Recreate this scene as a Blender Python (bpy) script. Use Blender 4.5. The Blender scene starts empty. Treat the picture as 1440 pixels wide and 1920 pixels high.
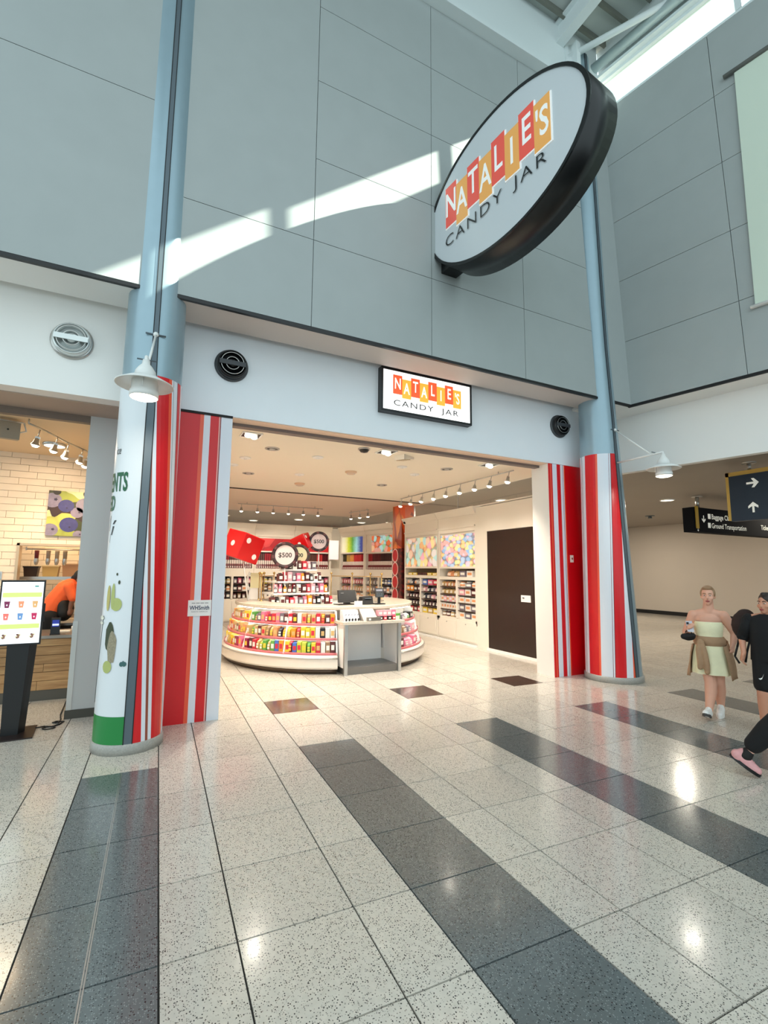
import bpy, bmesh, math, random
from math import sin, cos, pi, radians, sqrt, atan2
from mathutils import Vector, Matrix

# ------------------------------------------------------------------ camera, sky, sun, exposure
SC = bpy.context.scene
COL = SC.collection
SC.view_settings.view_transform = 'Standard'
SC.view_settings.look = 'None'
SC.view_settings.exposure = 0.0
SC.view_settings.gamma = 1.0
SC.view_settings.use_curve_mapping = False

CAM_P = Vector((-0.267, -5.066, 1.800))
YAW, PITCH, ROLL, FPX = radians(26.7), radians(6.95), radians(0.52), 902.5
cam = bpy.data.cameras.new('camera')
camo = bpy.data.objects.new('camera', cam)
COL.objects.link(camo)
_f = Vector((sin(YAW)*cos(PITCH), cos(YAW)*cos(PITCH), sin(PITCH)))
_r0 = Vector((cos(YAW), -sin(YAW), 0))
_u0 = _r0.cross(_f)
_r = _r0*cos(ROLL) + _u0*sin(ROLL)
_u = -_r0*sin(ROLL) + _u0*cos(ROLL)
camo.matrix_world = Matrix(((_r.x, _u.x, -_f.x, CAM_P.x), (_r.y, _u.y, -_f.y, CAM_P.y),
                            (_r.z, _u.z, -_f.z, CAM_P.z), (0, 0, 0, 1)))
cam.sensor_fit = 'VERTICAL'
cam.sensor_height = 24.0
cam.lens = FPX/1920*24.0
cam.clip_start = 0.05
cam.clip_end = 200
SC.camera = camo

def lin(c):
    out = []
    for v in c[:3]:
        v = v/255.0
        out.append(v/12.92 if v <= 0.04045 else ((v+0.055)/1.055)**2.4)
    return (out[0], out[1], out[2], 1.0)

W = bpy.data.worlds.new('sky')
SC.world = W
W.use_nodes = True
_bg = W.node_tree.nodes['Background']
_bg.inputs[0].default_value = (0.78, 0.95, 1.0, 1)
_bg.inputs[1].default_value = 1.5

SUND = Vector((-1.9, 1.0, -1.36)).normalized()
_s = bpy.data.lights.new('sun', 'SUN')
_s.energy = 18.0
_s.angle = 0.008
_s.color = (1.0, 0.97, 0.9)
_so = bpy.data.objects.new('sun', _s)
COL.objects.link(_so)
_so.rotation_euler = SUND.to_track_quat('-Z', 'Y').to_euler()
_so.location = (14, -14, 20)

def area(name, loc, size, power, color=(1, 1, 1), rot=(0, 0, 0), size_y=None, spread=None):
    l = bpy.data.lights.new(name, 'AREA')
    l.energy = power
    l.color = color
    l.size = size
    if size_y:
        l.shape = 'RECTANGLE'
        l.size_y = size_y
    else:
        l.shape = 'DISK'
    if spread:
        l.spread = spread
    o = bpy.data.objects.new(name, l)
    o.location = loc
    o.rotation_euler = rot
    COL.objects.link(o)
    return o

def spot(name, loc, target, power, color, angle=70, blend=0.6, r=0.05):
    l = bpy.data.lights.new(name, 'SPOT')
    l.energy = power
    l.color = color
    l.spot_size = radians(angle)
    l.spot_blend = blend
    l.shadow_soft_size = r
    o = bpy.data.objects.new(name, l)
    o.location = loc
    o.rotation_euler = (Vector(target)-Vector(loc)).to_track_quat('-Z', 'Y').to_euler()
    COL.objects.link(o)
    return o

# ------------------------------------------------------------------ materials
MATS = {}
def mat(name, col, rough=0.5, metal=0.0, emit=0.0, ecol=None, spec=0.5, bump=None, noise=None, alpha=None, coat=0.0):
    """procedural principled material; noise=(scale, amount) mottles the colour, bump=(scale, strength)"""
    if name in MATS:
        return MATS[name]
    m = bpy.data.materials.new(name)
    m.use_nodes = True
    nt = m.node_tree
    p = nt.nodes['Principled BSDF']
    c = lin(col)
    p.inputs['Base Color'].default_value = c
    p.inputs['Roughness'].default_value = rough
    p.inputs['Metallic'].default_value = metal
    p.inputs['Specular IOR Level'].default_value = spec
    if coat:
        p.inputs['Coat Weight'].default_value = coat
        p.inputs['Coat Roughness'].default_value = 0.08
    if emit:
        p.inputs['Emission Color'].default_value = lin(ecol or col)
        p.inputs['Emission Strength'].default_value = emit
    if noise or bump:
        tc = nt.nodes.new('ShaderNodeTexCoord')
    if noise:
        n = nt.nodes.new('ShaderNodeTexNoise')
        n.inputs['Scale'].default_value = noise[0]
        n.inputs['Detail'].default_value = 4
        nt.links.new(tc.outputs['Object'], n.inputs['Vector'])
        mx = nt.nodes.new('ShaderNodeMix')
        mx.data_type = 'RGBA'
        mx.inputs['A'].default_value = tuple(max(0, v*(1-noise[1])) for v in c[:3])+(1,)
        mx.inputs['B'].default_value = tuple(min(1, v*(1+noise[1])) for v in c[:3])+(1,)
        nt.links.new(n.outputs['Fac'], mx.inputs['Factor'])
        nt.links.new(mx.outputs['Result'], p.inputs['Base Color'])
    if bump:
        n2 = nt.nodes.new('ShaderNodeTexNoise')
        n2.inputs['Scale'].default_value = bump[0]
        nt.links.new(tc.outputs['Object'], n2.inputs['Vector'])
        b = nt.nodes.new('ShaderNodeBump')
        b.inputs['Strength'].default_value = bump[1]
        b.inputs['Distance'].default_value = 0.01
        nt.links.new(n2.outputs['Fac'], b.inputs['Height'])
        nt.links.new(b.outputs['Normal'], p.inputs['Normal'])
    MATS[name] = m
    return m

def nodes_of(name):
    m = bpy.data.materials.new(name)
    m.use_nodes = True
    MATS[name] = m
    return m, m.node_tree, m.node_tree.nodes, m.node_tree.links, m.node_tree.nodes['Principled BSDF']

def glass(name, tint=(255, 255, 255), refl=0.12):
    if name in MATS:
        return MATS[name]
    m, nt, N, L, p = nodes_of(name)
    out = N['Material Output']
    tr = N.new('ShaderNodeBsdfTransparent')
    tr.inputs[0].default_value = lin(tint)
    gl = N.new('ShaderNodeBsdfGlossy')
    gl.inputs['Roughness'].default_value = 0.02
    fr = N.new('ShaderNodeFresnel')
    fr.inputs[0].default_value = 1.45
    mm = N.new('ShaderNodeMath')
    mm.operation = 'ADD'
    mm.inputs[1].default_value = refl
    L.new(fr.outputs[0], mm.inputs[0])
    mx = N.new('ShaderNodeMixShader')
    ge = N.new('ShaderNodeNewGeometry')
    iv = N.new('ShaderNodeMath'); iv.operation = 'SUBTRACT'; iv.inputs[0].default_value = 1.0
    L.new(ge.outputs['Backfacing'], iv.inputs[1])
    m2 = N.new('ShaderNodeMath'); m2.operation = 'MULTIPLY'
    L.new(mm.outputs[0], m2.inputs[0]); L.new(iv.outputs[0], m2.inputs[1])
    L.new(m2.outputs[0], mx.inputs[0])
    L.new(tr.outputs[0], mx.inputs[1])
    L.new(gl.outputs[0], mx.inputs[2])
    L.new(mx.outputs[0], out.inputs[0])
    return m

def terrazzo(name, base, chip, chip2, rough=0.17):
    m, nt, N, L, p = nodes_of(name)
    g = N.new('ShaderNodeNewGeometry')
    oi = N.new('ShaderNodeObjectInfo')
    v = N.new('ShaderNodeTexVoronoi')
    v.inputs['Scale'].default_value = 92
    L.new(g.outputs['Position'], v.inputs['Vector'])
    v2 = N.new('ShaderNodeTexVoronoi')
    v2.inputs['Scale'].default_value = 120
    L.new(g.outputs['Position'], v2.inputs['Vector'])
    n = N.new('ShaderNodeTexNoise')
    n.inputs['Scale'].default_value = 26
    n.inputs['Detail'].default_value = 5
    L.new(g.outputs['Position'], n.inputs['Vector'])
    # sparse dark chips: small cell distance and a random cell value over a threshold
    def chips(vor, dist, thr):
        a = N.new('ShaderNodeMath'); a.operation = 'LESS_THAN'; a.inputs[1].default_value = dist
        L.new(vor.outputs['Distance'], a.inputs[0])
        sp = N.new('ShaderNodeSeparateColor'); L.new(vor.outputs['Color'], sp.inputs[0])
        b = N.new('ShaderNodeMath'); b.operation = 'GREATER_THAN'; b.inputs[1].default_value = thr
        L.new(sp.outputs[0], b.inputs[0])
        c = N.new('ShaderNodeMath'); c.operation = 'MULTIPLY'
        L.new(a.outputs[0], c.inputs[0]); L.new(b.outputs[0], c.inputs[1])
        return c
    c1 = chips(v, 0.30, 0.55)
    c2 = chips(v2, 0.36, 0.6)
    mott = N.new('ShaderNodeMix'); mott.data_type = 'RGBA'
    bl = lin(base)
    mott.inputs['A'].default_value = tuple(x*0.82 for x in bl[:3])+(1,)
    mott.inputs['B'].default_value = tuple(min(1, x*1.15) for x in bl[:3])+(1,)
    L.new(n.outputs['Fac'], mott.inputs['Factor'])
    m1 = N.new('ShaderNodeMix'); m1.data_type = 'RGBA'
    L.new(c2.outputs[0], m1.inputs['Factor']); L.new(mott.outputs['Result'], m1.inputs['A'])
    m1.inputs['B'].default_value = lin(chip2)
    m2 = N.new('ShaderNodeMix'); m2.data_type = 'RGBA'
    L.new(c1.outputs[0], m2.inputs['Factor']); L.new(m1.outputs['Result'], m2.inputs['A'])
    m2.inputs['B'].default_value = lin(chip)
    # each tile a touch lighter or darker
    hsv = N.new('ShaderNodeHueSaturation')
    mr = N.new('ShaderNodeMapRange'); mr.inputs['To Min'].default_value = 0.94; mr.inputs['To Max'].default_value = 1.06
    L.new(oi.outputs['Random'], mr.inputs['Value']); L.new(mr.outputs[0], hsv.inputs['Value'])
    L.new(m2.outputs['Result'], hsv.inputs['Color'])
    L.new(hsv.outputs[0], p.inputs['Base Color'])
    p.inputs['Roughness'].default_value = rough
    p.inputs['Specular IOR Level'].default_value = 0.5
    p.inputs['Coat Weight'].default_value = 0.2
    p.inputs['Coat Roughness'].default_value = 0.08
    return m

def stripes(name, stops, total, mode, r0=None, a0=0.0, sign=1):
    """printed vertical stripes; stops=[(start metre, colour)]; mode 'x' = object x, 'arc' = arc length round the local z axis"""
    m, nt, N, L, p = nodes_of(name)
    tc = N.new('ShaderNodeTexCoord')
    sp = N.new('ShaderNodeSeparateXYZ'); L.new(tc.outputs['Object'], sp.inputs[0])
    if mode == 'x':
        src = sp.outputs['X']
    else:
        at = N.new('ShaderNodeMath'); at.operation = 'ARCTAN2'
        L.new(sp.outputs['Y'], at.inputs[0]); L.new(sp.outputs['X'], at.inputs[1])
        sb = N.new('ShaderNodeMath'); sb.operation = 'SUBTRACT'; L.new(at.outputs[0], sb.inputs[0]); sb.inputs[1].default_value = a0
        ml = N.new('ShaderNodeMath'); ml.operation = 'MULTIPLY'; L.new(sb.outputs[0], ml.inputs[0])
        xx = N.new('ShaderNodeMath'); xx.operation = 'MULTIPLY'; L.new(sp.outputs['X'], xx.inputs[0]); L.new(sp.outputs['X'], xx.inputs[1])
        yy = N.new('ShaderNodeMath'); yy.operation = 'MULTIPLY_ADD'; L.new(sp.outputs['Y'], yy.inputs[0]); L.new(sp.outputs['Y'], yy.inputs[1]); L.new(xx.outputs[0], yy.inputs[2])
        rr = N.new('ShaderNodeMath'); rr.operation = 'SQRT'; L.new(yy.outputs[0], rr.inputs[0])
        L.new(rr.outputs[0], ml.inputs[1])
        m3 = N.new('ShaderNodeMath'); m3.operation = 'MULTIPLY'; L.new(ml.outputs[0], m3.inputs[0]); m3.inputs[1].default_value = sign
        src = m3.outputs[0]
    dv = N.new('ShaderNodeMath'); dv.operation = 'DIVIDE'; L.new(src, dv.inputs[0]); dv.inputs[1].default_value = total
    cr = N.new('ShaderNodeValToRGB')
    cr.color_ramp.interpolation = 'CONSTANT'
    el = cr.color_ramp.elements
    while len(el) > 1:
        el.remove(el[-1])
    el[0].position = 0
    el[0].color = lin(stops[0][1])
    for s, c in stops[1:]:
        e = el.new(min(0.999, s/total)); e.color = lin(c)
    L.new(dv.outputs[0], cr.inputs[0])
    L.new(cr.outputs[0], p.inputs['Base Color'])
    p.inputs['Roughness'].default_value = 0.32
    return m

def candies(name, cols, scale, emit=0.0, ring=True, stretch=(1, 1, 1), bgcol=None):
    """flat photographic print of sweets: voronoi cells in candy colours with pale rims"""
    m, nt, N, L, p = nodes_of(name)
    tc = N.new('ShaderNodeTexCoord')
    mp = N.new('ShaderNodeMapping'); mp.inputs['Scale'].default_value = stretch
    L.new(tc.outputs['Object'], mp.inputs[0])
    wn = N.new('ShaderNodeTexNoise'); wn.inputs['Scale'].default_value = scale*0.6
    L.new(mp.outputs[0], wn.inputs['Vector'])
    wm = N.new('ShaderNodeVectorMath'); wm.operation = 'SCALE'; wm.inputs['Scale'].default_value = 0.6/scale
    L.new(wn.outputs['Color'], wm.inputs[0])
    ad = N.new('ShaderNodeVectorMath'); L.new(mp.outputs[0], ad.inputs[0]); L.new(wm.outputs[0], ad.inputs[1])
    v = N.new('ShaderNodeTexVoronoi'); v.inputs['Scale'].default_value = scale
    L.new(ad.outputs[0], v.inputs['Vector'])
    sp = N.new('ShaderNodeSeparateColor'); L.new(v.outputs['Color'], sp.inputs[0])
    cr = N.new('ShaderNodeValToRGB'); cr.color_ramp.interpolation = 'CONSTANT'
    el = cr.color_ramp.elements
    while len(el) > 1:
        el.remove(el[-1])
    el[0].color = lin(cols[0])
    for i, c in enumerate(cols[1:]):
        e = el.new((i+1)/len(cols)); e.color = lin(c)
    L.new(sp.outputs[0], cr.inputs[0])
    r2 = N.new('ShaderNodeValToRGB')
    e = r2.color_ramp.elements
    e[0].position = 0.0; e[0].color = (0.75, 0.75, 0.75, 1)
    e[1].position = 0.14; e[1].color = (1, 1, 1, 1)
    k = e.new(0.55); k.color = (0.95, 0.95, 0.95, 1)
    k = e.new(0.78); k.color = (0.35, 0.3, 0.28, 1)
    L.new(v.outputs['Distance'], r2.inputs[0])
    mx = N.new('ShaderNodeMix'); mx.data_type = 'RGBA'; mx.blend_type = 'MULTIPLY'
    mx.inputs['Factor'].default_value = 0.8 if ring else 0.3
    L.new(cr.outputs[0], mx.inputs['A']); L.new(r2.outputs[0], mx.inputs['B'])
    L.new(mx.outputs['Result'], p.inputs['Base Color'])
    p.inputs['Roughness'].default_value = 0.35
    if emit:
        L.new(mx.outputs['Result'], p.inputs['Emission Color'])
        p.inputs['Emission Strength'].default_value = emit
    return m

def woodmat(name, c1, c2):
    m, nt, N, L, p = nodes_of(name)
    tc = N.new('ShaderNodeTexCoord')
    oi = N.new('ShaderNodeObjectInfo')
    mp = N.new('ShaderNodeMapping'); mp.inputs['Scale'].default_value = (1.2, 9, 14)
    ad = N.new('ShaderNodeVectorMath'); L.new(tc.outputs['Object'], ad.inputs[0])
    cx = N.new('ShaderNodeCombineXYZ'); ml = N.new('ShaderNodeMath'); ml.operation = 'MULTIPLY'; ml.inputs[1].default_value = 37.0
    L.new(oi.outputs['Random'], ml.inputs[0]); L.new(ml.outputs[0], cx.inputs[0]); L.new(cx.outputs[0], ad.inputs[1])
    L.new(ad.outputs[0], mp.inputs[0])
    n = N.new('ShaderNodeTexNoise'); n.inputs['Scale'].default_value = 2.2; n.inputs['Detail'].default_value = 6
    L.new(mp.outputs[0], n.inputs['Vector'])
    cr = N.new('ShaderNodeValToRGB')
    cr.color_ramp.elements[0].position = 0.3; cr.color_ramp.elements[0].color = lin(c1)
    cr.color_ramp.elements[1].position = 0.7; cr.color_ramp.elements[1].color = lin(c2)
    L.new(n.outputs['Fac'], cr.inputs[0])
    hs = N.new('ShaderNodeHueSaturation')
    mr = N.new('ShaderNodeMapRange'); mr.inputs['To Min'].default_value = 0.85; mr.inputs['To Max'].default_value = 1.12
    L.new(oi.outputs['Random'], mr.inputs['Value']); L.new(mr.outputs[0], hs.inputs['Value']); L.new(cr.outputs[0], hs.inputs['Color'])
    L.new(hs.outputs[0], p.inputs['Base Color'])
    p.inputs['Roughness'].default_value = 0.45
    return m

def rainbow(name, cols, axis='X', span=(0, 1), emit=0.4):
    m, nt, N, L, p = nodes_of(name)
    tc = N.new('ShaderNodeTexCoord')
    sp = N.new('ShaderNodeSeparateXYZ'); L.new(tc.outputs['Object'], sp.inputs[0])
    n = N.new('ShaderNodeTexNoise'); n.inputs['Scale'].default_value = 14; L.new(tc.outputs['Object'], n.inputs['Vector'])
    mr = N.new('ShaderNodeMapRange'); mr.inputs['From Min'].default_value = span[0]; mr.inputs['From Max'].default_value = span[1]
    L.new(sp.outputs[axis], mr.inputs['Value'])
    ma = N.new('ShaderNodeMath'); ma.operation = 'MULTIPLY_ADD'; ma.inputs[1].default_value = 0.12
    L.new(n.outputs['Fac'], ma.inputs[0]); L.new(mr.outputs[0], ma.inputs[2])
    cr = N.new('ShaderNodeValToRGB')
    el = cr.color_ramp.elements
    el[0].color = lin(cols[0]); el[1].color = lin(cols[-1])
    for i, c in enumerate(cols[1:-1]):
        e = el.new((i+1)/(len(cols)-1)); e.color = lin(c)
    L.new(ma.outputs[0], cr.inputs[0])
    L.new(cr.outputs[0], p.inputs['Base Color'])
    L.new(cr.outputs[0], p.inputs['Emission Color'])
    p.inputs['Emission Strength'].default_value = emit
    return m

# ------------------------------------------------------------------ mesh builder
class MB:
    def __init__(self):
        self.v = []; self.f = []; self.m = []; self.s = []; self.T = None
    def _add(self, vs, fs, m=0, smooth=False):
        b = len(self.v)
        if self.T is not None:
            vs = [self.T @ Vector(p) for p in vs]
        self.v.extend([tuple(p) for p in vs])
        for f in fs:
            self.f.append(tuple(b+i for i in f)); self.m.append(m); self.s.append(smooth)
        return self
    def box(self, x0, x1, y0, y1, z0, z1, m=0):
        x0, x1 = min(x0, x1), max(x0, x1); y0, y1 = min(y0, y1), max(y0, y1); z0, z1 = min(z0, z1), max(z0, z1)
        vs = [(x0, y0, z0), (x1, y0, z0), (x1, y1, z0), (x0, y1, z0), (x0, y0, z1), (x1, y0, z1), (x1, y1, z1), (x0, y1, z1)]
        return self._add(vs, [(0, 3, 2, 1), (4, 5, 6, 7), (0, 1, 5, 4), (1, 2, 6, 5), (2, 3, 7, 6), (3, 0, 4, 7)], m)
    def hexa(self, bot, top, m=0):
        return self._add(list(bot)+list(top), [(0, 3, 2, 1), (4, 5, 6, 7), (0, 1, 5, 4), (1, 2, 6, 5), (2, 3, 7, 6), (3, 0, 4, 7)], m)
    def quad(self, a, b, c, d, m=0):
        return self._add([a, b, c, d], [(0, 1, 2, 3)], m)
    def cyl(self, p0, p1, r0, r1=None, seg=16, m=0, caps=True):
        r1 = r0 if r1 is None else r1
        p0, p1 = Vector(p0), Vector(p1)
        d = (p1-p0).normalized()
        a = d.orthogonal().normalized(); b = d.cross(a)
        vs = []
        for p, r in ((p0, r0), (p1, r1)):
            for i in range(seg):
                t = 2*pi*i/seg
                vs.append(p+a*(r*cos(t))+b*(r*sin(t)))
        fs = [(i, (i+1) % seg, seg+(i+1) % seg, seg+i) for i in range(seg)]
        self._add(vs, fs, m, True)
        if caps:
            bse = len(self.v)-2*seg
            self.f.append(tuple(bse+i for i in reversed(range(seg)))); self.m.append(m); self.s.append(False)
            self.f.append(tuple(bse+seg+i for i in range(seg))); self.m.append(m); self.s.append(False)
        return self
    def lathe(self, prof, seg=24, m=0, c=(0, 0, 0), a0=0.0, a1=2*pi, smooth=True, closed=False, mats=None):
        full = abs(a1-a0-2*pi) < 1e-6
        n = seg if full else seg+1
        vs = []
        for i in range(n):
            t = a0+(a1-a0)*i/seg
            for (r, z) in prof:
                vs.append((c[0]+r*cos(t), c[1]+r*sin(t), c[2]+z))
        k = len(prof)
        b0 = len(self.v)
        kk = k if closed else k-1
        for j in range(kk):
            fs = []
            for i in range(seg):
                i2 = (i+1) % n
                j2 = (j+1) % k
                fs.append((i*k+j, i2*k+j, i2*k+j2, i*k+j2))
            if j == 0:
                self._add(vs, fs, mats[j] if mats else m, smooth)
            else:
                for f in fs:
                    self.f.append(tuple(b0+q for q in f)); self.m.append(mats[j] if mats else m); self.s.append(smooth)
        if closed and not full:
            self.f.append(tuple(b0+j for j in range(k))); self.m.append(m); self.s.append(False)
            self.f.append(tuple(b0+(n-1)*k+j for j in reversed(range(k)))); self.m.append(m); self.s.append(False)
        return self
    def ell(self, c, r, seg=14, rings=8, m=0, rot=None):
        if isinstance(r, (int, float)):
            r = (r, r, r)
        R = rot.to_3x3() if rot is not None else None
        vs = []
        def pt(x, y, z):
            q = Vector((x*r[0], y*r[1], z*r[2]))
            if R is not None:
                q = R @ q
            return (c[0]+q.x, c[1]+q.y, c[2]+q.z)
        vs.append(pt(0, 0, -1))
        for j in range(1, rings):
            ph = -pi/2+pi*j/rings
            for i in range(seg):
                t = 2*pi*i/seg
                vs.append(pt(cos(ph)*cos(t), cos(ph)*sin(t), sin(ph)))
        vs.append(pt(0, 0, 1))
        fs = [(0, 1+(i+1) % seg, 1+i) for i in range(seg)]
        for j in range(rings-2):
            b = 1+j*seg
            for i in range(seg):
                fs.append((b+i, b+(i+1) % seg, b+seg+(i+1) % seg, b+seg+i))
        b = 1+(rings-2)*seg
        fs += [(b+i, b+(i+1) % seg, len(vs)-1) for i in range(seg)]
        return self._add(vs, fs, m, True)
    def limb(self, pts, rs, m=0, seg=12):
        for i in range(len(pts)-1):
            self.cyl(pts[i], pts[i+1], rs[i], rs[i+1], seg, m)
        for p, r in zip(pts, rs):
            self.ell(p, r, seg, 8, m)
        return self
    def tube(self, pts, r, seg=8, m=0):
        for i in range(len(pts)-1):
            self.cyl(pts[i], pts[i+1], r, r, seg, m)
        for p in pts[1:-1]:
            self.ell(p, r, seg, 6, m)
        return self
    def prism(self, poly, y0, y1, m=0, ms=None):
        """poly in local x-z, extruded along y; front at y0"""
        n = len(poly)
        vs = [(x, y0, z) for x, z in poly]+[(x, y1, z) for x, z in poly]
        self._add(vs, [tuple(range(n))], m)
        b = len(self.v)-2*n
        self.f.append(tuple(b+n+i for i in reversed(range(n)))); self.m.append(m if ms is None else ms); self.s.append(False)
        for i in range(n):
            j = (i+1) % n
            self.f.append((b+j, b+i, b+n+i, b+n+j)); self.m.append(m if ms is None else ms); self.s.append(False)
        return self
    def text(self, body, size, fn, m=0, bold=0.0, align='CENTER', sx=1.0, shear=0.0, spacing=1.0):
        vs, fs = text_geo(body, size, bold, align, shear, spacing)
        return self._add([fn(x*sx, y) for x, y in vs], fs, m)
    def mesh(self, name, mats):
        me = bpy.data.meshes.new(name)
        me.from_pydata(self.v, [], self.f)
        if not isinstance(mats, (list, tuple)):
            mats = [mats]
        for k in mats:
            me.materials.append(k)
        me.polygons.foreach_set('material_index', self.m)
        me.polygons.foreach_set('use_smooth', self.s)
        me.update()
        return me
    def build(self, name, mats, parent=None, loc=None, rz=0.0, bevel=0.0):
        o = bpy.data.objects.new(name, self.mesh(name, mats))
        COL.objects.link(o)
        if loc is not None:
            o.location = loc
        o.rotation_euler[2] = rz
        if parent is not None:
            o.parent = parent
        if bevel:
            md = o.modifiers.new('bevel', 'BEVEL'); md.width = bevel; md.segments = 2; md.limit_method = 'ANGLE'
        return o

_tc = {}
def text_geo(body, size, bold, align, shear, spacing):
    k = (body, size, bold, align, shear, spacing)
    if k in _tc:
        return _tc[k]
    cu = bpy.data.curves.new('txt', 'FONT')
    cu.body = body; cu.size = size; cu.align_x = align; cu.offset = bold; cu.shear = shear
    cu.space_character = spacing; cu.resolution_u = 3
    o = bpy.data.objects.new('txt', cu)
    COL.objects.link(o)
    dg = bpy.context.evaluated_depsgraph_get()
    me = bpy.data.meshes.new_from_object(o.evaluated_get(dg))
    vs = [(v.co.x, v.co.y) for v in me.vertices]
    fs = [tuple(p.vertices) for p in me.polygons]
    bpy.data.objects.remove(o); bpy.data.curves.remove(cu); bpy.data.meshes.remove(me)
    _tc[k] = (vs, fs)
    return vs, fs

def tag(o, label=None, cat=None, group=None, kind=None):
    if label: o['label'] = label
    if cat: o['category'] = cat
    if group: o['group'] = group
    if kind: o['kind'] = kind
    return o
def thing(name, label, cat, loc=(0, 0, 0), rz=0.0, group=None):
    o = bpy.data.objects.new(name, None)
    o.empty_display_size = 0.1
    COL.objects.link(o)
    o.location = loc
    o.rotation_euler[2] = rz
    return tag(o, label, cat, group)
def struct(name, mb, mats, parent=None, loc=None, rz=0.0):
    o = mb.build(name, mats, parent, loc, rz)
    if parent is None:
        o['kind'] = 'structure'
    return o
def copy_tree(o, parent=None):
    c = o.copy(); COL.objects.link(c)
    if parent is not None:
        c.parent = parent
    for ch in list(o.children):
        copy_tree(ch, c)
    return c
def inst(me, name, loc, rz=0.0, label=None, cat=None, group=None, parent=None, rot=None, scale=None):
    o = bpy.data.objects.new(name, me)
    COL.objects.link(o)
    o.location = loc
    if rot is not None:
        o.rotation_euler = rot
    else:
        o.rotation_euler[2] = rz
    if scale:
        o.scale = scale
    if parent is not None:
        o.parent = parent
    return tag(o, label, cat, group)
def B(x0, x1, y0, y1, z0, z1, m=0):
    return MB().box(x0, x1, y0, y1, z0, z1, m)
rnd = random.Random(7)

# common materials
WHITE = (236, 236, 232)
M_wallgrey = mat('grey_wall_panel', (168, 174, 173), 0.42, metal=0.0, spec=0.4, noise=(3.0, 0.05))
M_gap = mat('panel_joint', (58, 66, 68), 0.8)
M_fascia = mat('fascia_paint', (236, 240, 244), 0.55, noise=(2.0, 0.03))
M_soffit = mat('soffit_paint', (205, 196, 190), 0.6)
M_white = mat('white_paint', (244, 242, 238), 0.5)
M_cream = mat('cream_joinery', (240, 232, 218), 0.42)
M_black = mat('black_satin', (12, 12, 14), 0.35)
M_blackm = mat('black_matt', (16, 15, 16), 0.7)
M_steelblue = mat('column_steel_paint', (152, 175, 186), 0.3, metal=0.35, noise=(6, 0.05))
M_slot = mat('slot_grey', (96, 108, 116), 0.45, metal=0.4)
M_chrome = mat('brushed_steel', (190, 188, 184), 0.28, metal=0.9)
M_brass = mat('brass', (205, 170, 105), 0.3, metal=0.9)
M_granite = mat('granite_counter', (206, 196, 180), 0.25, noise=(45, 0.18))
M_glass = glass('clear_glass')
M_beamwhite = mat('roof_steel_white', (226, 234, 234), 0.45)
M_lampwhite = mat('lamp_enamel', (235, 235, 232), 0.3)
M_bulb = mat('lamp_glow', (255, 246, 225), 0.5, emit=5.0)
M_spotglow = mat('spot_glow', (255, 244, 220), 0.5, emit=9.0)

# ================================================================== FLOOR
TH = radians(1.8)
M_tl = terrazzo('terrazzo_light', (212, 204, 192), (56, 54, 52), (150, 144, 134))
M_td = terrazzo('terrazzo_dark', (104, 110, 110), (40, 42, 44), (140, 146, 146))
M_tb = terrazzo('terrazzo_brown', (74, 56, 48), (30, 24, 22), (110, 90, 80))
M_grout = mat('grout', (52, 50, 48), 0.8)
floor = struct('floor', B(-12, 24, -14, 24, -0.2, -0.010), M_grout, rz=-TH)
tilew = {'n': 0.349, 'w': 0.605, 'd': 0.604}
ROW = 0.61
GAP = 0.009
def tile_mesh(nm, w, m):
    b = MB()
    g = GAP/2
    b.box(g, w-g, g, ROW-g, -0.0095, 0.0)
    return b.mesh(nm, m)
TM = {('n', 0): tile_mesh('tile', tilew['n'], M_tl), ('w', 0): tile_mesh('tile', tilew['w'], M_tl),
      ('d', 0): tile_mesh('tile', tilew['d'], M_tl), ('d', 1): tile_mesh('tile', tilew['d'], M_td),
      ('d', 2): tile_mesh('tile', tilew['d'], M_tb)}
PER = 0.604+0.349*2+0.605
def to_px(p):
    d = Vector(p)-CAM_P
    z = d.dot(_f)
    if z < 0.1:
        return None
    return (720+FPX*d.dot(_r)/z, 960-FPX*d.dot(_u)/z, z)
cand = []
for k in range(-3, 12):
    u0 = -0.604+k*PER
    for typ, off in (('d', 0.0), ('n', 0.604), ('w', 0.953), ('n', 1.558)):
        for r in range(-8, 24):
            v0 = r*ROW
            ux, uy = u0+off+tilew[typ]/2, v0+ROW/2
            wx, wy = ux*cos(TH)+uy*sin(TH), -ux*sin(TH)+uy*cos(TH)
            mk = 0
            if typ == 'd':
                if r < 0:
                    mk = 1
                elif r == 2 and 1 <= k <= 3:
                    mk = 2
            q = to_px((wx, wy, 0))
            vis = q is not None and -140 < q[0] < 1580 and q[1] < 2100
            hid = wy > 1.9 and not (0.3 < wx < 7.2 and wy < 6.5) and wx < 7.6      # behind walls
            sc = (1/q[2]**2) if (vis and not hid) else 0
            cand.append((sc, typ, mk, u0+off, v0, wx, wy))
cand.sort(key=lambda t: -t[0])
rest = {0: MB(), 1: MB(), 2: MB()}
g = GAP/2
for i, (sc, typ, mk, u, v, wx, wy) in enumerate(cand):
    if i < 300 and sc > 0:
        inst(TM[(typ, mk)], 'tile', (u, v, 0), parent=floor)
    elif wx < 22.5:
        w = tilew[typ]
        rest[mk].box(u+g, u+w-g, v+g, v+ROW-g, -0.0095, 0.0)
allr = MB()
for mk in rest:
    b = len(allr.v)
    allr.v += rest[mk].v
    allr.f += [tuple(b+i for i in f) for f in rest[mk].f]
    allr.m += [mk]*len(rest[mk].f)
    allr.s += rest[mk].s
tag(allr.build('distant_tiles', [M_tl, M_td, M_tb], floor), kind='stuff')
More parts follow.
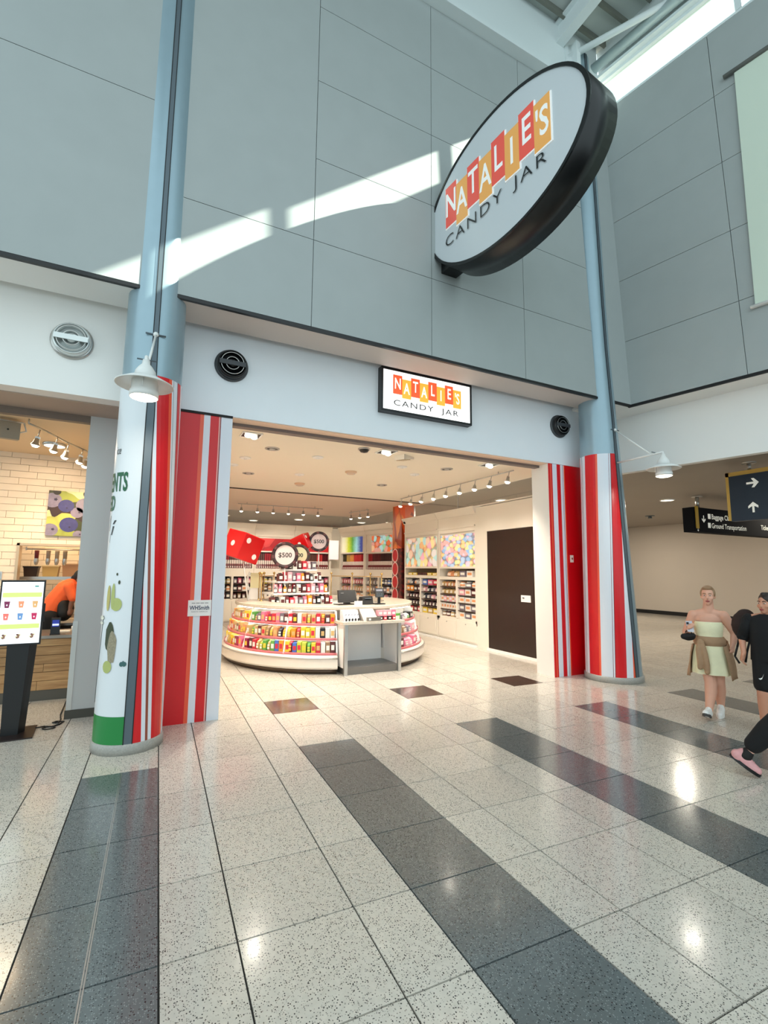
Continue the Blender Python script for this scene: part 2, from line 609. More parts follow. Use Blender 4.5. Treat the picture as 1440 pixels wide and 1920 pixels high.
# steel expansion joint running through the first dark strip
jb = MB()
jb.box(-0.307, -0.301, -5, -0.01, -0.002, 0.0015)
jb.box(-0.297, -0.291, -5, -0.01, -0.002, 0.0015)
jb.build('expansion_joint', M_chrome, floor)

# ================================================================== FACADE
YU, YF = 0.55, 1.25          # upper cladding plane, fascia plane
ZS = 4.865
rows = [4.875, 6.07, 7.245, 8.42, 9.58, 10.70]
ZT = 10.70
up = struct('wall_front', B(-4.2, 6.42, YU+0.02, YU+0.3, ZS, ZT), M_gap)
def panel(parent, x0, x1, z0, z1):
    B(x0+0.004, x1-0.004, YU-0.012, YU+0.02, z0+0.004, z1-0.004).build('panel', M_wallgrey, parent)
panel(up, -0.27, 1.49, rows[0], rows[1])
panel(up, -0.27, 1.49, rows[1], ZT)
for a, b in ((1.49, 3.30), (3.30, 5.08)):
    for i in range(5):
        panel(up, a, b, rows[i], rows[i+1])
for i in range(5):
    za, zb = rows[i]+0.004, rows[i+1]-0.004
    xa, xb = 6.72-0.055*(za-4.87), 6.72-0.055*(zb-4.87)
    MB().hexa([(5.084, YU-0.012, za), (xa, YU-0.012, za), (xa, YU+0.02, za), (5.084, YU+0.02, za)],
              [(5.084, YU-0.012, zb), (xb, YU-0.012, zb), (xb, YU+0.02, zb), (5.084, YU+0.02, zb)]).build('panel', M_wallgrey, up)
panel(up, -2.3, -0.27, rows[0], 7.15)
panel(up, -2.3, -0.27, 7.15, ZT)
panel(up, -4.2, -2.3, rows[0], 7.15)
panel(up, -4.2, -2.3, 7.15, ZT)
# dark drip edge under the cladding, soffits
B(-4.2, 6.74, YU-0.014, YU+0.03, ZS-0.03, ZS+0.008).build('drip_edge', M_black, up)
struct('trim_1', B(-0.27, 6.95, YU+0.03, 1.08, ZS-0.02, ZS+0.04).box(-0.27, 7.36, 1.08, YF+0.02, ZS+0.1, ZS+0.14).box(-0.27, 7.36, 1.08, 1.09, ZS-0.02, ZS+0.14), M_soffit)
struct('trim_2', B(-4.2, -0.5, YU+0.03, 1.08, ZS-0.02, ZS+0.04).box(-4.2, -0.5, 1.08, YF+0.02, ZS+0.1, ZS+0.14).box(-4.2, -0.5, 1.08, 1.09, ZS-0.02, ZS+0.14), M_white)
fa = struct('wall_fascia', B(-0.27, 7.35, YF, YF+0.22, 3.77, ZS+0.1), M_fascia)
B(0.69, 6.24, YF+0.22, YF+0.34, 3.72, 3.9).build('header_beam', mat('header_grey', (120, 108, 104), 0.5), fa)
B(0.69, 6.24, YF+0.02, YF+0.22, 3.762, 3.775).build('header_soffit', mat('peach_soffit', (236, 208, 186), 0.5), fa)
fl = struct('wall_fascia_left', B(-4.2, -0.272, YF, YF+0.22, 3.76, ZS+0.1), M_white)

# left jamb panel with printed candy stripes
RED, ORG, WHT, DKR, PNK, GRY, CRM = (214, 12, 24), (238, 92, 58), (226, 230, 238), (130, 20, 28), (238, 170, 160), (150, 150, 150), (150, 78, 60)
sj = stripes('stripes_left_panel', [(0, RED), (0.35, ORG), (0.392, WHT), (0.472, RED), (0.575, PNK), (0.59, DKR), (0.60, WHT)], 0.76, 'x')
M_jw = mat('jamb_white', (226, 228, 232), 0.35)
jl = struct('wall_jamb_left', B(0, 0.74, 0, 0.42, 0.0, 3.765), sj, loc=(-0.05, YF, 0))
B(0.74, 0.744, -0.001, 0.42, 0.0, 3.765).build('edge_trim', M_jw, jl)
B(-0.02, 0.744, -0.012, 0.0, 3.745, 3.775).build('top_trim', M_blackm, jl)
sr = stripes('stripes_right_panel', [(0, RED), (0.035, ORG), (0.06, RED), (0.09, WHT), (0.2, RED), (0.29, WHT), (0.345, DKR), (0.355, WHT), (0.375, ORG), (0.4, RED)], 0.62, 'x')
jr = struct('wall_jamb_right', B(0, 0.85, 0, 0.42, 0.0, 3.765), [sr], loc=(6.24, YF, 0))
B(-0.004, 0.0, 0.012, 0.42, 0.0, 3.765).build('return_panel', mat('return_white', (238, 234, 228), 0.4), jr)

# ================================================================== COLUMNS
def column(name, label, axis, r0, k, rmin, ztop, swap):
    """axis(z) -> (x, y); tapering shaft with front slot, plinth and vinyl wraps"""
    t = thing(name, label, 'column', (axis(0)[0], axis(0)[1], 0))
    ox, oy = axis(0)
    def ring(z, r, a0, a1, n):
        x, y = axis(z)
        return [(x-ox+r*cos(a0+(a1-a0)*i/n), y-oy+r*sin(a0+(a1-a0)*i/n), z) for i in range(n+1)]
    def shell(nm, zs, off, a0, a1, n, m):
        b = MB()
        vs = []
        for z in zs:
            vs += ring(z, max(r0-k*z, rmin)+off, a0, a1, n)
        fs = []
        for j in range(len(zs)-1):
            for i in range(n):
                a = j*(n+1)+i
                fs.append((a, a+1, a+n+2, a+n+1))
        b._add(vs, fs, 0, True)
        return b.build(nm, m, t)
    zs = [0.05+i*(ztop-0.05)/14 for i in range(15)]
    shell('shaft', zs, 0.0, 0, 2*pi, 40, M_steelblue)
    b = MB()
    b.lathe([(0.0, 0.0), (r0+0.02, 0.0), (r0+0.02, 0.085), (r0+0.01, 0.1), (0.0, 0.1)], 40)
    b.build('plinth', M_granite2, t)
    # slot with two bright lips
    sw = 0.045
    for nm, da, off, m in (('slot', 0.0, 0.004, M_slot), ('slot_lip', -1, 0.007, M_blackm), ('slot_lip', 1, 0.007, M_blackm)):
        b = MB()
        vs, fs = [], []
        for z in zs:
            r = max(r0-k*z, rmin)
            x, y = axis(z)
            hw = sw*(0.85 if z < 3.9 else 0.55)
            if da == 0:
                A, Bq = -hw, hw
            else:
                A, Bq = da*hw-0.004, da*hw+0.004
            for s in (A, Bq):
                aa = -pi/2+s/r
                vs.append((x-ox+(r+off+0.004)*cos(aa), y-oy+(r+off+0.004)*sin(aa), z))
        for j in range(len(zs)-1):
            fs.append((2*j, 2*j+1, 2*j+3, 2*j+2))
        b._add(vs, fs, 0, True)
        b.build(nm, m, t)
    return t, shell
M_granite2 = mat('plinth_terrazzo', (168, 166, 160), 0.35, noise=(60, 0.3))
axL = lambda z: (-0.267, 0.77)
axR = lambda z: (7.13-0.025*z if z < 4 else 7.03-0.055*(z-4), 0.79 if z < 4 else 0.79-0.02*(z-4))
cl, shL = column('round_column', 'tapered blue-grey column between the juice bar and the candy shop, red and white wraps', axL, 0.315, 0.003, 0.22, 11.8, False)
zw = [0.1+i*(3.86-0.1)/6 for i in range(7)]
# the printed stripes are not quite parallel to the column: they shift along the arc with height
def wrap_geo(parent, ax, rfun, stops, ang, clip, end, zs):
    b = MB()
    cols = []
    for s_, c in stops:
        if c not in cols:
            cols.append(c)
    x0, y0 = ax(0)
    bounds = [q for q, c in stops]+[end]
    for (s0, c), s1 in zip(stops, bounds[1:]):
        n = max(1, int((s1-s0)/0.035))
        for q in range(n):
            sa, sb = s0+(s1-s0)*q/n, s0+(s1-s0)*(q+1)/n
            for j in range(len(zs)-1):
                pts = []
                for z, s_ in ((zs[j], sa), (zs[j], sb), (zs[j+1], sb), (zs[j+1], sa)):
                    r = rfun(z)+0.005
                    a = clip(ang(s_, z, r), r)
                    x, y = ax(z)
                    pts.append((x-x0+r*cos(a), y-y0+r*sin(a), z))
                if (Vector(pts[0])-Vector(pts[1])).length < 1e-4 and (Vector(pts[2])-Vector(pts[3])).length < 1e-4:
                    continue
                b._add(pts, [(0, 1, 2, 3)], cols.index(c), True)
    return b.build('striped_wrap', [mat('vinyl_%d_%d_%d' % c, c, 0.32) for c in cols], parent)
lst = [(-0.26, RED), (-0.105, WHT), (-0.065, CRM), (-0.038, WHT), (0.0, RED), (0.13, ORG), (0.165, WHT), (0.185, GRY), (0.193, WHT), (0.25, DKR), (0.26, RED), (0.32, PNK), (0.335, WHT), (0.39, RED)]
wrap_geo(cl, axL, lambda z: 0.315-0.003*z, lst, lambda s_, z, r: -pi/2+0.04/r+(s_+0.19*(1-z/3.86))/r, lambda a, r: min(max(a, -pi/2+0.04/r), radians(70)), 0.75, [0.1+i*(3.86-0.1)/12 for i in range(13)])
shL('white_wrap', [0.36]+zw[1:], 0.005, radians(-235), radians(-90)-0.125, 24, mat('wrap_white', (226, 230, 234), 0.3))
shL('green_band', [0.1, 0.23, 0.36], 0.006, radians(-235), radians(-90)-0.13, 24, mat('wrap_green', (28, 130, 62), 0.35))
crt, shR = column('round_column', 'tapered blue-grey column with red striped wrap beside the corridor', axR, 0.45, 0.03, 0.27, 11.5, True)
rst = [(0, WHT), (0.08, GRY), (0.095, WHT), (0.175, RED), (0.374, ORG), (0.407, WHT), (0.59, DKR), (0.597, WHT), (0.62, DKR), (0.63, RED), (0.798, WHT), (0.917, ORG), (0.96, RED)]
rst2 = [(-0.4, RED), (0.0, WHT)]+rst[1:]
wrap_geo(crt, axR, lambda z: 0.45-0.03*z, rst2, lambda s_, z, r: radians(143)+s_/r, lambda a, r: min(max(a, radians(90)), radians(270)-0.04/r), 1.4, [0.1+i*(3.86-0.1)/12 for i in range(13)])

# prints on the white half of the left column: words and a green smoothie
def oncol(zc, ac, off=0.009):
    def fn(x, y):
        z = zc+y
        r = 0.315-0.003*z+off
        a = ac+x/r
        return (r*cos(a), r*sin(a), z)
    return fn
M_inkg = mat('ink_green', (24, 92, 58), 0.4)
M_inkb = mat('ink_black', (24, 26, 28), 0.4)
lw = MB()
lw.text('ice', 0.12, oncol(2.99, radians(-150)), 0, 0.0, shear=0.25, sx=0.6)
lw.build('lettering', M_inkb, cl)
lw = MB()
lw.text('ENTS', 0.27, oncol(2.60, radians(-147)), 0, 0.008, sx=0.45)
lw.build('lettering', M_inkg, cl)
lw = MB()
lw.text('ED', 0.21, oncol(2.40, radians(-160)), 0, 0.008, sx=0.5)
lw.build('lettering', M_inkg, cl)
lw = MB()
for (x, y, dx, dy) in ((-0.03, 0.1, 0.02, 0.16), (0.02, 0.06, 0.05, 0.09), (0.04, 0.17, 0.06, 0.04), (0.0, -0.02, 0.012, 0.09)):
    f = oncol(2.08, radians(-158))
    lw.quad(f(x, y), f(x+dx*0.4, y), f(x+dx, y+dy), f(x+dx*0.5, y+dy))
lw.build('doodle', M_inkb, cl)
sm = MB()
def blob(cx, cz, rx, rz, m, n=14, jag=0.0):
    f = oncol(cz, radians(-139), 0.009+0.001*m)
    pts = [f(cx+rx*cos(2*pi*i/n)*(1+jag*rnd.uniform(-1, 1)), rz*sin(2*pi*i/n)*(1+jag*rnd.uniform(-1, 1))) for i in range(n)]
    sm._add(pts+[f(cx, 0)], [(i, (i+1) % n, n) for i in range(n)], m)
f = oncol(1.0, radians(-139))
for q in range(6):
    za, zb = -0.55+q*0.145, -0.55+(q+1)*0.145
    wa, wb = 0.06+0.018*q, 0.06+0.018*(q+1)
    sm._add([f(-0.27, za), f(-0.27+wa, za), f(-0.27+wb, zb), f(-0.27, zb)], [(0, 1, 2, 3)], 0)
blob(0.02, 1.12, 0.055, 0.15, 1, jag=0.12)
blob(0.06, 1.02, 0.05, 0.17, 2, jag=0.16)
blob(0.075, 1.44, 0.06, 0.065, 3)
blob(-0.03, 1.5, 0.025, 0.13, 4)
blob(0.03, 1.52, 0.022, 0.13, 3)
blob(0.02, 0.83, 0.055, 0.06, 3)
blob(-0.14, 1.30, 0.06, 0.02, 5)
blob(-0.14, 1.25, 0.055, 0.014, 5)
blob(0.09, 1.66, 0.012, 0.02, 1)
blob(0.06, 1.74, 0.01, 0.014, 1)
sm.build('smoothie_print', [mat('ink_smoothie', (70, 84, 40), 0.4), mat('ink_seed_dark', (58, 66, 40), 0.4), mat('ink_seed', (150, 140, 116), 0.4, noise=(60, 0.5)),
                            mat('ink_lime', (176, 184, 110), 0.4), mat('ink_celery', (190, 176, 96), 0.4), mat('ink_cream', (232, 230, 214), 0.4)], cl)
an = oncol(0.86, radians(-106))
bb = MB()
for dx, dz, rr in ((-0.015, 0, 0.02), (0.012, 0, 0.02), (0.0, 0.024, 0.007)):
    pts = [an(dx+rr*cos(2*pi*i/12), dz+rr*1.2*sin(2*pi*i/12)) for i in range(12)]
    bb._add(pts, [tuple(range(12))], 0)
bb.build('leaf_print', mat('ink_teal', (60, 100, 100), 0.4), cl)

# ================================================================== RIGHT WALL (turns 11.5 degrees, leans slightly)
def RW(s, z, dp=0.0, tilt=True):
    x = 7.634-(0.064*(z-4.867) if tilt else 0)
    return (x+0.199*s+0.98*dp, 0.55-0.98*s+0.199*dp, z)
def rwbox(s0, s1, d0, d1, z0, z1, tilt=True, m=0, b=None):
    b = b or MB()
    bot = [RW(s0, z0, d1, tilt), RW(s0, z0, d0, tilt), RW(s1, z0, d0, tilt), RW(s1, z0, d1, tilt)]
    top = [RW(s0, z1, d1, tilt), RW(s0, z1, d0, tilt), RW(s1, z1, d0, tilt), RW(s1, z1, d1, tilt)]
    return b.hexa(bot, top, m)
wr = struct('wall_right', rwbox(0.0, 17, 0.02, 0.35, 4.865, 10.68), M_gap)
for i in range(5):
    for s0, s1 in ((0.0, 1.786), (1.786, 3.57), (3.57, 5.36)):
        rwbox(s0+0.004, s1-0.004, -0.012, 0.02, rows[i]+0.004, rows[i+1]-0.004).build('panel', M_wallgrey, wr)
rwbox(5.36, 17, -0.012, 0.02, 4.875, 10.68).build('panel', M_wallgrey, wr)
rwbox(-0.05, 17, -0.016, 0.03, 4.835, 4.87).build('drip_edge', M_blackm, wr)
# narrow return of the front cladding between column and corner
MB().hexa([(7.06, YU-0.012, 4.875), (7.634, YU-0.012, 4.875), (7.634, YU+0.06, 4.875), (7.06, YU+0.06, 4.875)],
          [(6.74, YU-0.012, ZT), (7.26, YU-0.012, ZT), (7.26, YU+0.06, ZT), (6.74, YU+0.06, ZT)]).build('panel', M_wallgrey, up)
B(7.1, 7.65, YU-0.014, YU+0.03, ZS-0.03, ZS+0.008).build('drip_edge', M_blackm, up)
# soffit and white fascia of the corridor mouth
b = MB()
b.hexa([(6.9, YU+0.03, ZS-0.02), RW(-0.0, ZS-0.02, 0.03, False), RW(-0.75, ZS-0.02, 0.7, False), (6.9, YF+0.12, ZS-0.02)],
       [(6.9, YU+0.03, ZS+0.03), RW(-0.0, ZS+0.03, 0.03, False), RW(-0.75, ZS+0.03, 0.7, False), (6.9, YF+0.12, ZS+0.03)])
rwbox(-0.9, 17, 0.03, 0.7, ZS-0.022, ZS+0.03, False, 0, b)
struct('trim_3', b, M_white)
fr_ = struct('wall_fascia_right', rwbox(-0.8, 17, 0.55, 0.7, 3.74, ZS-0.02, False), M_white)
B(7.2, 8.05, YF+0.02, YF+0.2, 3.74, ZS-0.02).build('return_fascia', M_white, fr_)
# clerestory: sill, posts, head and panes
M_clglass = glass('clerestory_glass', (250, 255, 250), 0.02)
win = struct('window_1', rwbox(0.0, 17, -0.02, 0.1, 10.68, 10.72), M_beamwhite)
rwbox(0.0, 3.757, -0.03, 0.06, 11.30, 11.38).build('head', M_beamwhite, win)
rwbox(3.757, 17, -0.03, 0.06, 11.52, 11.58).build('head', M_beamwhite, win)  # head raised in the out-of-view bays to enlarge the sun patches
post = 2.24
pbs = []
while post < 17:
    rwbox(post-0.045, post+0.045, -0.03, 0.06, 10.72, 11.30 if post < 3 else 11.52).build('post', M_beamwhite, win)
    pbs.append(post)
    post += 1.517
edges = [0.0]+pbs+[17]
for a, c in zip(edges[:-1], edges[1:]):
    rwbox(a+0.045, c-0.045, 0.03, 0.04, 10.72, 11.30 if a < 3 else 11.52).build('pane', M_clglass, win)
struct('wall_sun_block', rwbox(3.757, 18, 0.0, 0.06, 11.58, 17.5, True, 0, rwbox(0.0, 3.757, 0.0, 0.06, 11.38, 17.5)), M_beamwhite)  # added sheet above the clerestory, there to keep the sun out
# roller screen hanging in front of the right wall
sc_ = thing('roller_blind', 'pale cloth roller blind hanging high on the grey right wall', 'blind', RW(2.08, 5.85, -0.06))
def loc_of(t, p):
    return Vector(p)-Vector(t.location)
b = MB()
pp = [loc_of(sc_, RW(s, z, d)) for z, s, d in ((5.91, 1.99, -0.05), (5.91, 4.3, -0.05), (9.72, 4.3, -0.05), (9.72, 2.09, -0.05))]
qq = [loc_of(sc_, RW(s, z, d)) for z, s, d in ((5.91, 1.99, -0.044), (5.91, 4.3, -0.044), (9.72, 4.3, -0.044), (9.72, 2.09, -0.044))]
b.hexa([pp[0], pp[1], qq[1], qq[0]], [pp[3], pp[2], qq[2], qq[3]])
b.build('cloth', mat('blind_cloth', (214, 226, 210), 0.8), sc_)
MB().cyl(loc_of(sc_, RW(1.95, 9.75, -0.06)), loc_of(sc_, RW(4.3, 9.75, -0.06)), 0.035, seg=10).build('roller', mat('roller_grey', (110, 112, 108), 0.5), sc_)
MB().cyl(loc_of(sc_, RW(1.93, 5.88, -0.05)), loc_of(sc_, RW(4.3, 5.88, -0.05)), 0.03, seg=10).build('bottom_bar', M_white, sc_)

# ================================================================== ROOF
M_deck = mat('roof_deck', (196, 204, 200), 0.6, noise=(1.5, 0.08))
M_rib = mat('roof_rib', (120, 122, 112), 0.6)
rf = struct('ceiling', MB().hexa([(-5, 0.6, 11.99), (7.17, 0.6, 11.99), (8.35, -5.5, 12.8), (-5, -5.5, 12.8)],
                                 [(-5, 0.6, 12.09), (7.17, 0.6, 12.09), (8.35, -5.5, 12.9), (-5, -5.5, 12.9)]), M_deck)
for i in range(12):
    y = 0.35-i*0.42
    z = 11.99+(0.6-y)*0.1328
    B(-5, 7.12+(0.6-y)*0.19, y-0.025, y+0.025, z-0.11, z).build('rib', M_rib, rf)
struct('trim_4', B(-4.2, 7.1, 0.36, 0.58, 10.70, 10.78).box(-4.2, 7.1, 0.44, 0.58, 10.78, 10.92).box(-4.2, 7.1, 0.5, 0.58, 10.92, 12.05), M_beamwhite)
ra = thing('roof_rafter', 'white steel roof rafter running out above the shop front', 'beam', (6.1, 0.5, 11.55))
B(-0.09, 0.09, -6.0, 0.3, -0.02, 0.05).build('bottom_flange', M_beamwhite, ra)
B(-0.02, 0.02, -6.0, 0.3, 0.05, 0.38).build('web', M_beamwhite, ra)
B(-0.09, 0.09, -6.0, 0.3, 0.38, 0.42).build('top_flange', M_beamwhite, ra)
tb = MB().cyl((0, 0, 0), (1.25, -1.75, 0.25), 0.055, seg=14)
tag(tb.build('roof_strut', M_beamwhite, loc=(6.3, 0.52, 11.38)), 'slim white tubular strut branching from the column head', 'strut')
t3 = MB().cyl(RW(-0.25, 11.52, -0.2), RW(7, 11.52, -0.2), 0.09, seg=16)
tag(t3.build('eaves_tube', mat('eaves_tube_grey', (188, 204, 206), 0.35, metal=0.2)), 'long grey steel tube running above the clerestory window', 'beam')
rwbox(0, 9, -0.12, 0.0, 11.36, 11.42).build('ledge', M_beamwhite, win)
nd = thing('column_head', 'white gusseted steel node where roof tubes meet above the oval sign', 'node', (6.38, 0.52, 10.98))
B(-0.16, 0.16, -0.05, 0.05, 0.0, 0.62).build('gusset', M_beamwhite, nd)
B(-0.05, 0.05, -0.2, 0.2, 0.1, 0.6).build('gusset', M_beamwhite, nd)
MB().cyl((0, 0, -0.1), (0, 0, 0.62), 0.1, seg=16).build('stub', M_beamwhite, nd)
MB().tube([(0.18, -0.1, 0.45), (0.25, -0.13, 0.35), (0.27, -0.13, 0.2), (0.22, -0.12, 0.05)], 0.008).build('cable', M_slot, nd)

# ================================================================== CORRIDOR (low hall round the shop)
M_cceil = mat('corridor_ceiling', (150, 141, 130), 0.6, noise=(0.8, 0.06))
M_cwall = mat('corridor_wall', (196, 186, 174), 0.6, noise=(1.2, 0.03))
b = MB()
b.hexa([RW(-0.75, 3.92, 0.62, False), RW(17, 3.92, 0.62, False), (24, -16, 3.92), (24, 1.4, 3.92)],
       [RW(-0.75, 4.1, 0.62, False), RW(17, 4.1, 0.62, False), (24, -16, 4.1), (24, 1.4, 4.1)])
b.box(7.5, 24, 1.3, 22, 3.921, 4.1)
b.box(-6, 7.5, 12.6, 22, 3.921, 4.1)
struct('ceiling_corridor', b, M_cceil)
wc = struct('wall_corridor', B(20.4, 20.6, -17, 22, 0, 3.92), M_cwall)
struct('wall_corridor_end', B(-6, 20.4, 21.5, 21.7, 0, 3.92), M_cwall)
struct('baseboard_corridor', B(20.37, 20.4, -17, 21.5, 0.0, 0.16), M_blackm)

# ================================================================== SIGNS
TX = Matrix.Rotation(pi/2, 4, 'X')          # local z axis -> -y (faces the front)
M_tr = mat('sign_red', (240, 96, 74), 0.35, emit=0.35)
M_to = mat('sign_orange', (246, 176, 84), 0.35, emit=0.35)
M_sw = mat('sign_white', (250, 250, 248), 0.35, emit=0.5)
M_txt = mat('sign_black', (18, 22, 24), 0.4)
def natalies(parent, x0, x1, zc, h, y, cand_z, cand_size, sx, lift, edge, em=None, thin=0.0):
    """row of eight letter plates with the second line of lettering below; front at -y"""
    mr, mo, mw = em
    n = 8
    w = (x1-x0)/n
    for i, ch in enumerate(["N", "A", "T", "A", "L", "I", "E", "'S"]):
        upz = lift if i % 2 == 0 else -lift
        xa = x0+i*w
        za, zb = zc-h/2+upz, zc+h/2+upz
        if edge:
            B(xa-0.008, xa+w+0.02, y, y+0.012, za-0.02, zb-0.006).build('plate_halo', mw, parent)
        p = B(xa, xa+w, y-0.004, y+0.001, za, zb).build('letter_plate', mr if i % 2 == 0 else mo, parent)
        b = MB()
        yy = y-0.006
        b.text(ch, h*0.82, lambda u, v, cx=xa+w/2, cz=zc-h*0.24+upz*1.15, q=yy: (cx+u, q, cz+v), 0, h*0.012, sx=0.62 if len(ch) == 1 else 0.6)
        b.build('letter', mw, p)
    for wd, fx in (('CANDY', 0.29), ('JAR', 0.83)):
        b = MB()
        b.text(wd, cand_size, lambda u, v: (x0+(x1-x0)*fx+u, y-0.003, cand_z+v), 0, -cand_size*thin, sx=sx, spacing=1.22)
        b.build('lettering', M_txt, parent)

BANG = radians(5.5)
ov = thing('oval_sign', "oval blade sign with letter plates reading Natalie's Candy Jar, black rim", 'sign', (3.37, YU, 6.82), -pi/2+BANG)
A_, B_, CX = 1.325, 0.913, 1.246
def oval(s, d0, d1, nm, m, bv=0.0):
    b = MB()
    n = 72
    b.prism([(CX+A_*s*cos(2*pi*i/n), B_*s*sin(2*pi*i/n)) for i in range(n)], d0, d1)
    for i in range(len(b.s)):
        b.s[i] = len(b.f[i]) == 4
    return b.build(nm, m, ov)
M_rim = mat('sign_rim_black', (8, 11, 13), 0.3)
oval(1.035, 0.0, 0.46, 'case', M_rim)
b = MB()
n = 72
ring = []
for i in range(n):
    t = 2*pi*i/n
    for s, y in ((1.035, 0.0), (1.035, -0.02), (1.0, -0.02), (1.0, 0.0)):
        ring.append((CX+A_*s*cos(t), y, B_*s*sin(t)))
fs = []
for i in range(n):
    j = (i+1) % n
    for k in range(3):
        fs.append((i*4+k, j*4+k, j*4+k+1, i*4+k+1))
b._add(ring, fs, 0, False)
b.build('rim', M_rim, ov)
fc = oval(1.0, -0.006, 0.0, 'face', mat('sign_face_grey', (206, 212, 216), 0.3))
em_oval = (mat('sign_red_faint_glow', (238, 92, 78), 0.35, emit=0.12), mat('sign_orange_faint_glow', (240, 172, 92), 0.35, emit=0.12), mat('sign_white_faint_glow', (246, 246, 244), 0.4, emit=0.15))  # faint glow put into the plate and letter colours, no lamp inside
natalies(ov, 0.28, 2.115, 0.15, 0.62, -0.018, -0.41, 0.235, 1.2, 0.043, True, em_oval, 0.008)
B(-0.06, 0.5, 0.1, 0.36, -0.62, -0.36).build('bracket', M_rim, ov)
B(-0.02, 0.3, 0.1, 0.36, 0.1, 0.34).build('bracket', M_rim, ov)

ss = thing('light_box_sign', "rectangular lit sign reading Natalie's Candy Jar above the shop entrance", 'sign', (2.79, YF-0.10, 4.17), 0.0)
B(0, 1.66, 0.0, 0.10, 0.0, 0.69).build('case', M_black, ss)
b = MB()
for x0, x1, z0, z1 in ((0, 1.66, 0, 0.035), (0, 1.66, 0.655, 0.69), (0, 0.03, 0.035, 0.655), (1.63, 1.66, 0.035, 0.655)):
    b.box(x0, x1, -0.018, 0.0, z0, z1)
b.build('frame', M_black, ss)
B(0.03, 1.63, -0.006, 0.0, 0.035, 0.655).build('face', mat('lit_white', (255, 254, 250), 0.4, emit=1.0), ss)
em_box = (mat('lit_red', (238, 92, 50), 0.4, emit=0.7), mat('lit_orange', (248, 176, 62), 0.4, emit=0.7), mat('lit_letter', (255, 252, 240), 0.4, emit=0.9))
natalies(ss, 0.2, 1.45, 0.42, 0.30, -0.009, 0.115, 0.125, 1.45, 0.024, False, em_box)

pl = thing('wall_plaque', 'small white plaque reading WHSmith fixed to the red striped panel', 'plaque', (0.28, YF-0.012, 1.235))
B(0, 0.265, 0, 0.012, 0, 0.19).build('board', M_white, pl)
b = MB()
b.text('WHSmith', 0.07, lambda u, v: (0.1325+u, -0.002, 0.075+v), 0, 0.0012, sx=0.8)
b.build('lettering', mat('navy_ink', (40, 50, 84), 0.4), pl)
b = MB()
for i_ in range(4):
    b.box(0.04+i_*0.05, 0.08+i_*0.05, -0.002, -0.001, 0.152, 0.158)
b.text('NORTH AMERICA', 0.02, lambda u, v: (0.1325+u, -0.002, 0.045+v), 0, spacing=1.2)
b.build('small_lettering', mat('grey_ink', (90, 90, 96), 0.4), pl)
sw_ = thing('wall_switch', 'tiny cream switch plate on the red stripes beside the corridor column', 'switch', (6.70, YF-0.012, 1.98))
B(0, 0.075, 0, 0.012, 0, 0.13).build('plate', M_cream, sw_)
B(0.025, 0.05, -0.008, 0.0, 0.05, 0.085).build('button', mat('switch_red', (170, 60, 50), 0.4), sw_)

# ================================================================== ROUND AIR DIFFUSERS
def diffuser(label, loc, m, m2):
    t = thing('air_diffuser', label, 'vent', loc, 0, 'round air diffusers on the fascia')
    b = MB(); b.T = TX
    b.lathe([(0.0, 0.0), (0.215, 0.0), (0.215, 0.015), (0.2, 0.03), (0.0, 0.03)], 36)
    b.build('flange', m2, t)
    b = MB(); b.T = TX
    b.lathe([(0.19, 0.03), (0.19, 0.08), (0.175, 0.105), (0.165, 0.105), (0.16, 0.06), (0.0, 0.06)], 36)
    b.build('barrel', m, t)
    for r in (0.145, 0.085):
        b = MB(); b.T = TX
        b.lathe([(r-0.012, 0.06), (r-0.006, 0.115), (r, 0.118), (r+0.006, 0.06)], 36)
        b.build('ring', m, t)
        b = MB(); b.T = TX
        b.lathe([(r-0.006, 0.116), (r, 0.1195), (r+0.003, 0.116)], 36)
        b.build('ring_edge', M_chrome, t)
    B(-0.165, 0.165, -0.13, -0.112, -0.03, 0.03).build('bar', mat('diffuser_bar', (60, 62, 66), 0.4) if m is M_black else m, t)
    MB().ell((0, -0.1, 0), (0.05, 0.03, 0.05)).build('hub', m, t)
    return t
diffuser('black round air diffuser on the fascia left of the lit sign', (0.645, YF, 4.45), M_black, mat('diff_flange', (70, 74, 78), 0.4))
diffuser('black round air diffuser on the fascia next to the corridor column', (6.53, YF, 4.49), M_black, mat('diff_flange', (70, 74, 78), 0.4))
diffuser('white round air diffuser in the sun patch over the juice bar', (-1.12, YF, 4.38), mat('diff_white', (214, 218, 216), 0.25, metal=0.6), M_chrome)

